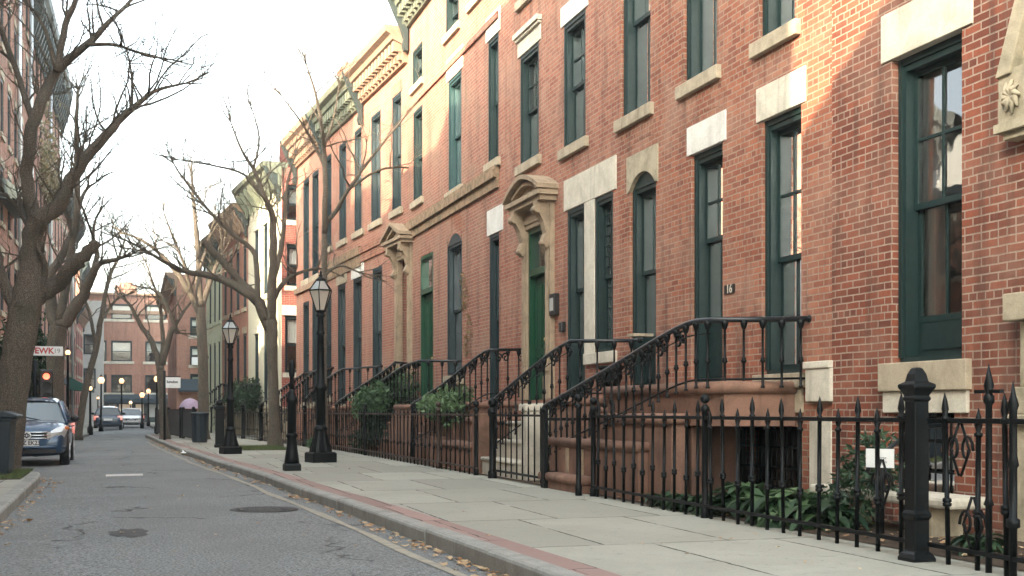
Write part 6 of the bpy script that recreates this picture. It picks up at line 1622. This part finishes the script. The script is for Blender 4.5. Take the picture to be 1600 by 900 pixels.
# ------------------------------------------------------------------ cars
def car(label, paint, loc, rz, kind='mpv', plate=None, L=4.2, Wd=1.72, Hh=1.56):
    """x to the front, y to the left, wheels on z = 0"""
    t = thing('parked_car', label, 'car', loc, rz)
    hw = Wd / 2
    # stations from the nose to the tail: x, low z, belt z, half width at sill, belt
    if kind == 'mpv':
        low = [(2.10, 0.34, 0.52, 0.62), (2.06, 0.26, 0.74, 0.72), (1.92, 0.22, 0.88, 0.80), (1.55, 0.20, 0.98, 0.845), (1.05, 0.20, 1.03, 0.86), (0.3, 0.20, 1.05, 0.86), (-0.6, 0.20, 1.06, 0.86), (-1.4, 0.22, 1.06, 0.85), (-1.9, 0.26, 1.03, 0.80), (-2.05, 0.34, 0.90, 0.74), (-2.08, 0.42, 0.62, 0.70)]
        roof = [(1.12, 1.02), (0.32, 1.46), (0.05, 1.535), (-0.6, 1.56), (-1.3, 1.53), (-1.72, 1.44), (-2.0, 1.05)]
    else:
        low = [(2.10, 0.36, 0.52, 0.62), (2.06, 0.26, 0.66, 0.72), (1.92, 0.22, 0.74, 0.79), (1.5, 0.20, 0.84, 0.83), (0.95, 0.20, 0.92, 0.85), (0.3, 0.20, 0.94, 0.85), (-0.6, 0.20, 0.95, 0.85), (-1.3, 0.22, 0.97, 0.84), (-1.85, 0.28, 0.96, 0.80), (-2.08, 0.36, 0.86, 0.74), (-2.12, 0.42, 0.60, 0.70)]
        roof = [(0.95, 0.92), (0.20, 1.36), (-0.1, 1.43), (-0.6, 1.44), (-1.0, 1.39), (-1.55, 1.0)]
    sc = hw / 0.86
    b = MB(); rows = []
    for x, z0, z1, w in low:
        w *= sc; m = z0 + (z1 - z0) * 0.55
        ring = [(-w * 0.86, z0), (-w * 0.98, z0 + 0.10), (-w, m), (-w * 0.975, z0 + (z1 - z0) * 0.85), (-w * 0.88, z1 - 0.01), (-w * 0.5, z1 + 0.028), (0, z1 + 0.035)]
        ring = ring + [(-y, z) for y, z in reversed(ring[:-1])]
        rows.append([(x, y, z) for y, z in ring])
    b.grid(rows, closed=True, smooth=True, cap=True)
    bd = b.build('body', M[paint], t); sb = bd.modifiers.new('smooth', 'SUBSURF'); sb.levels = sb.render_levels = 2
    # cabin: glass house with roof panel and pillars
    def wy(x, z): return sc * (0.80 - 0.20 * max(0, z - 1.0) / 0.56)
    zb = 0.98 if kind == 'mpv' else 0.90
    fx0, fz0 = roof[0]; rx1, rz1 = roof[-1]
    top = roof[1:-1]
    g_ = MB()
    up = [(x, -wy(x, z) * 0.93, z - 0.02) for x, z in top]; dn = [(fx0 - 0.02, -wy(0, zb), zb)] + [(x, -wy(0, zb), zb) for x, z in top[1:-1]] + [(rx1 + 0.02, -wy(0, zb), zb)]
    for sgn in (1, -1):
        for i in range(len(top) - 1):
            q = [dn[i], dn[i + 1], up[i + 1], up[i]]
            g_.face([(x, y * sgn, z) for x, y, z in q])
    g_.build('side_window', M['car_glass'], t)
    g_ = MB(); a, c = top[0], (fx0 - 0.02, zb)
    g_.grid([[(c[0] + 0.10 * (1 - k * k), k * wy(0, zb) * 0.985, c[1]) for k in (-1, -.5, 0, .5, 1)], [((c[0] + a[0]) / 2 + 0.09 * (1 - k * k), k * wy(0, (c[1] + a[1]) / 2) * 0.955, (c[1] + a[1]) / 2) for k in (-1, -.5, 0, .5, 1)], [(a[0] + 0.06 * (1 - k * k), k * wy(0, a[1]) * 0.93, a[1] - 0.015) for k in (-1, -.5, 0, .5, 1)]])
    g_.build('windscreen', M['screen'], t)
    g_ = MB(); a, c = top[-1], (rx1 + 0.02, zb)
    g_.face([(c[0], -wy(0, zb), c[1]), (c[0], wy(0, zb), c[1]), (a[0], wy(0, a[1]) * 0.93, a[1] - 0.02), (a[0], -wy(0, a[1]) * 0.93, a[1] - 0.02)]); g_.build('rear_window', M['car_glass'], t)
    b = MB()
    b.grid([[(x, k * wy(0, z) * 0.945, z + 0.035 * (1 - k * k) - 0.03 * (abs(k) == 1)) for k in (-1, -.85, -.4, 0, .4, .85, 1)] for x, z in top])
    b.grid([[(x, k * wy(0, z) * 0.93, z - 0.05) for k in (-1, 1)] for x, z in top])
    rf = b.build('roof', M[paint], t)
    for sgn in (1, -1):
        b = MB()
        pil = [((fx0, zb), (top[0][0], top[0][1])), ((rx1, zb), top[-1]), ((-0.30, zb), (-0.35, 1.50 if kind == 'mpv' else 1.40)), ((-1.25, zb), (-1.15, 1.5 if kind == 'mpv' else 1.36))]
        for (p0, p1) in pil: b.tube([(p0[0], sgn * wy(0, zb) * 1.0, p0[1] - 0.03), ((p0[0] + p1[0]) / 2, sgn * wy(0, (p0[1] + p1[1]) / 2) * 0.965, (p0[1] + p1[1]) / 2), (p1[0], sgn * wy(0, p1[1]) * 0.935, p1[1] - 0.01)], 0.038, 6)
        b.build('pillar', M[paint], t)
        # wheels
        for x in (1.32, -1.28):
            wh = MB(); y0, y1 = sgn * (hw - 0.20), sgn * (hw + 0.005)
            wh.tube([(x, y0, 0.315), (x, y0 + sgn * 0.03, 0.315), (x, y1 - sgn * 0.03, 0.315), (x, y1, 0.315)], [0.29, 0.315, 0.315, 0.285], 24)
            w_ = wh.build('wheel', M['rubber'], t)
            rm = MB(); rm.tube([(x, y1 - sgn * 0.01, 0.315), (x, y1 + sgn * 0.004, 0.315)], 0.20, 20)
            for k in range(5):
                a = k * 1.2566; rm.obox(Matrix.Translation((x, y1 + sgn * 0.008, 0.315)) @ Matrix.Rotation(a, 4, 'Y'), -0.03, 0.03, -0.008, 0.008, 0.03, 0.19)
            rm.build('rim', M['alloy'], w_)
            ar = MB(); ar.tube([(x, sgn * (hw - 0.16), 0.34), (x, sgn * (hw - 0.001), 0.34)], 0.355, 24); ar.build('wheel_arch', M['car_trim'], t)
        # mirror
        m_ = MB(); m_.ball((0.78, sgn * (hw + 0.10), zb + 0.09), 0.105, 12, 8, 0.78); m_.tube([(0.80, sgn * (hw - 0.10), zb + 0.02), (0.78, sgn * (hw + 0.05), zb + 0.06)], 0.025, 6); m_.build('mirror', M['car_trim'], t)
        # headlight: swept back lens
        h = MB(); y = lambda k: sgn * hw * k
        A_ = [(2.085, y(0.50), 0.60), (2.095, y(0.48), 0.74), (1.93, y(0.72), 0.87), (1.62, y(0.93), 0.93), (1.66, y(0.985), 0.82), (1.92, y(0.90), 0.64)]
        if kind != 'mpv': A_ = [(x, yy, z - 0.06) for x, yy, z in A_]
        C_ = Vector((1.96, y(0.78), 0.76 if kind == 'mpv' else 0.70)) + Vector((0.10, sgn * 0.05, 0.02))
        for i in range(6): h.face([A_[i], A_[(i + 1) % 6], C_], True)
        hl = h.build('headlight', M['lamp_lens'], t)
        h = MB(); h.ball((1.72, y(0.95), 0.86), 0.06, 8, 6, 0.7); h.build('indicator', M['amber'], hl)
        tl = MB(); tl.grid([[(-2.02, y(0.66), z), (-1.99, y(0.90), z), (-1.82, y(0.985), z)] for z in (0.66, 0.80, 0.94)]); s_ = tl.build('tail_light', M['red_lens'], t, fix=False); sm = s_.modifiers.new('thick', 'SOLIDIFY'); sm.thickness = 0.05; sm.offset = 0
        # door seams and handle
        for hx in (-0.20, -1.15):
            hd = MB(); hd.box(hx, hx + 0.2, sgn * (hw - 0.01), sgn * (hw + 0.022), 0.865, 0.895); hd.build('door_handle', M[paint], t)
    zg = 0.70 if kind == 'mpv' else 0.62
    gr = MB(); gr.grid([[(2.06 + 0.055 * (1 - k * k), k * 0.50, z) for k in (-1, -.6, 0, .6, 1)] for z in (zg - 0.09, zg, zg + 0.085)]); gr = gr.build('grille', M['car_trim'], t, fix=False)
    for z in (zg - 0.065, zg + 0.07, zg + 0.0):
        c_ = MB(); c_.tube([(2.075 + 0.055 * (1 - k * k), k * 0.49, z) for k in (-1, -.6, -.2, .2, .6, 1)], 0.013, 6); c_.build('chrome_bar', M['chrome'], gr)
    em = MB(); ex = 2.145
    em.tube([(ex, 0.0, zg), (ex + 0.02, 0.0, zg)], [0.095, 0.09], 20); e_ = em.build('emblem', M['white'], gr)
    em = MB()
    for rx_, rz_ in ((0.062, 0.034), (0.028, 0.05)):
        em.tube([(ex + 0.024, rx_ * math.cos(a), zg + rz_ * math.sin(a)) for a in frange(0, 6.2832, 0.4)], 0.010, 5)
    em.build('emblem_mark', M['ink'], e_)
    ai = MB(); ai.grid([[(2.085 + 0.05 * (1 - k * k), k * 0.62, z) for k in (-1, -.5, 0, .5, 1)] for z in (0.30, 0.38)]); ai.build('air_intake', M['car_trim'], t, fix=False)
    bp_ = MB(); bp_.tube([(1.95, -hw * 0.93, 0.42), (2.10, -hw * 0.6, 0.43), (2.155, 0, 0.435), (2.10, hw * 0.6, 0.43), (1.95, hw * 0.93, 0.42)], 0.035, 8); bp_.build('bumper_lip', M[paint], t)
    for sx, rot in ((1, 90), (-1, -90)):
        pl_ = MB(); x = 2.15 if sx > 0 else -2.10; z = 0.53 if sx > 0 else 0.70
        pl_.box(x - 0.01, x + 0.01, -0.26, 0.26, z - 0.065, z + 0.065); po = pl_.build('number_plate', M['white'], t)
        if plate: text('lettering', plate, 0.13, M['ink'], po, (x + sx * 0.0115, 0, z), (math.radians(90), 0, math.radians(rot)), sx=0.9, bold=0.003)
    for y0 in (0.35, -0.30):
        wp = MB(); wp.tube([(1.17, y0, zb + 0.035), (1.10, y0 - 0.5, zb + 0.13)], 0.012, 5); wp.build('wiper', M['car_trim'], t)
    return t
n = NT('windscreen_glass'); M['screen'] = n.done((0.10, 0.13, 0.135, 1), 0.04, spec=1.0)
car('parked blue people carrier facing the viewer, with a white number plate', 'car_blue', (-1.97, 30.4, -0.15), math.radians(-90), 'mpv', 'R/OZ EK23')
car('navy hatchback seen from behind far down the street', 'car_navy', (-0.70, 80.5, -0.15), math.radians(90), 'mpv', None)
car('white saloon facing the viewer far down the street', 'car_white', (0.85, 92.0, -0.15), math.radians(-92), 'saloon', None)
car('silver car half hidden behind the parked blue people carrier', 'car_silver', (-2.25, 38.5, -0.15), math.radians(-90), 'saloon', None)

# ------------------------------------------------------------------ thin evening haze
b = MB(); b.box(-170, 170, -70, 310, -1.2, 32.0)
hz = b.build('haze', None); hz['kind'] = 'stuff'
hm_ = bpy.data.materials.new('haze'); hm_.use_nodes = True
hn = hm_.node_tree.nodes; hn.remove(hn['Principled BSDF'])
pv = hn.new('ShaderNodeVolumePrincipled'); pv.inputs['Color'].default_value = (0.99, 0.985, 0.96, 1); pv.inputs['Density'].default_value = 0.0009; pv.inputs['Anisotropy'].default_value = 0.3
hm_.node_tree.links.new(pv.outputs[0], hn['Material Output'].inputs['Volume'])
hz.data.materials.append(hm_)
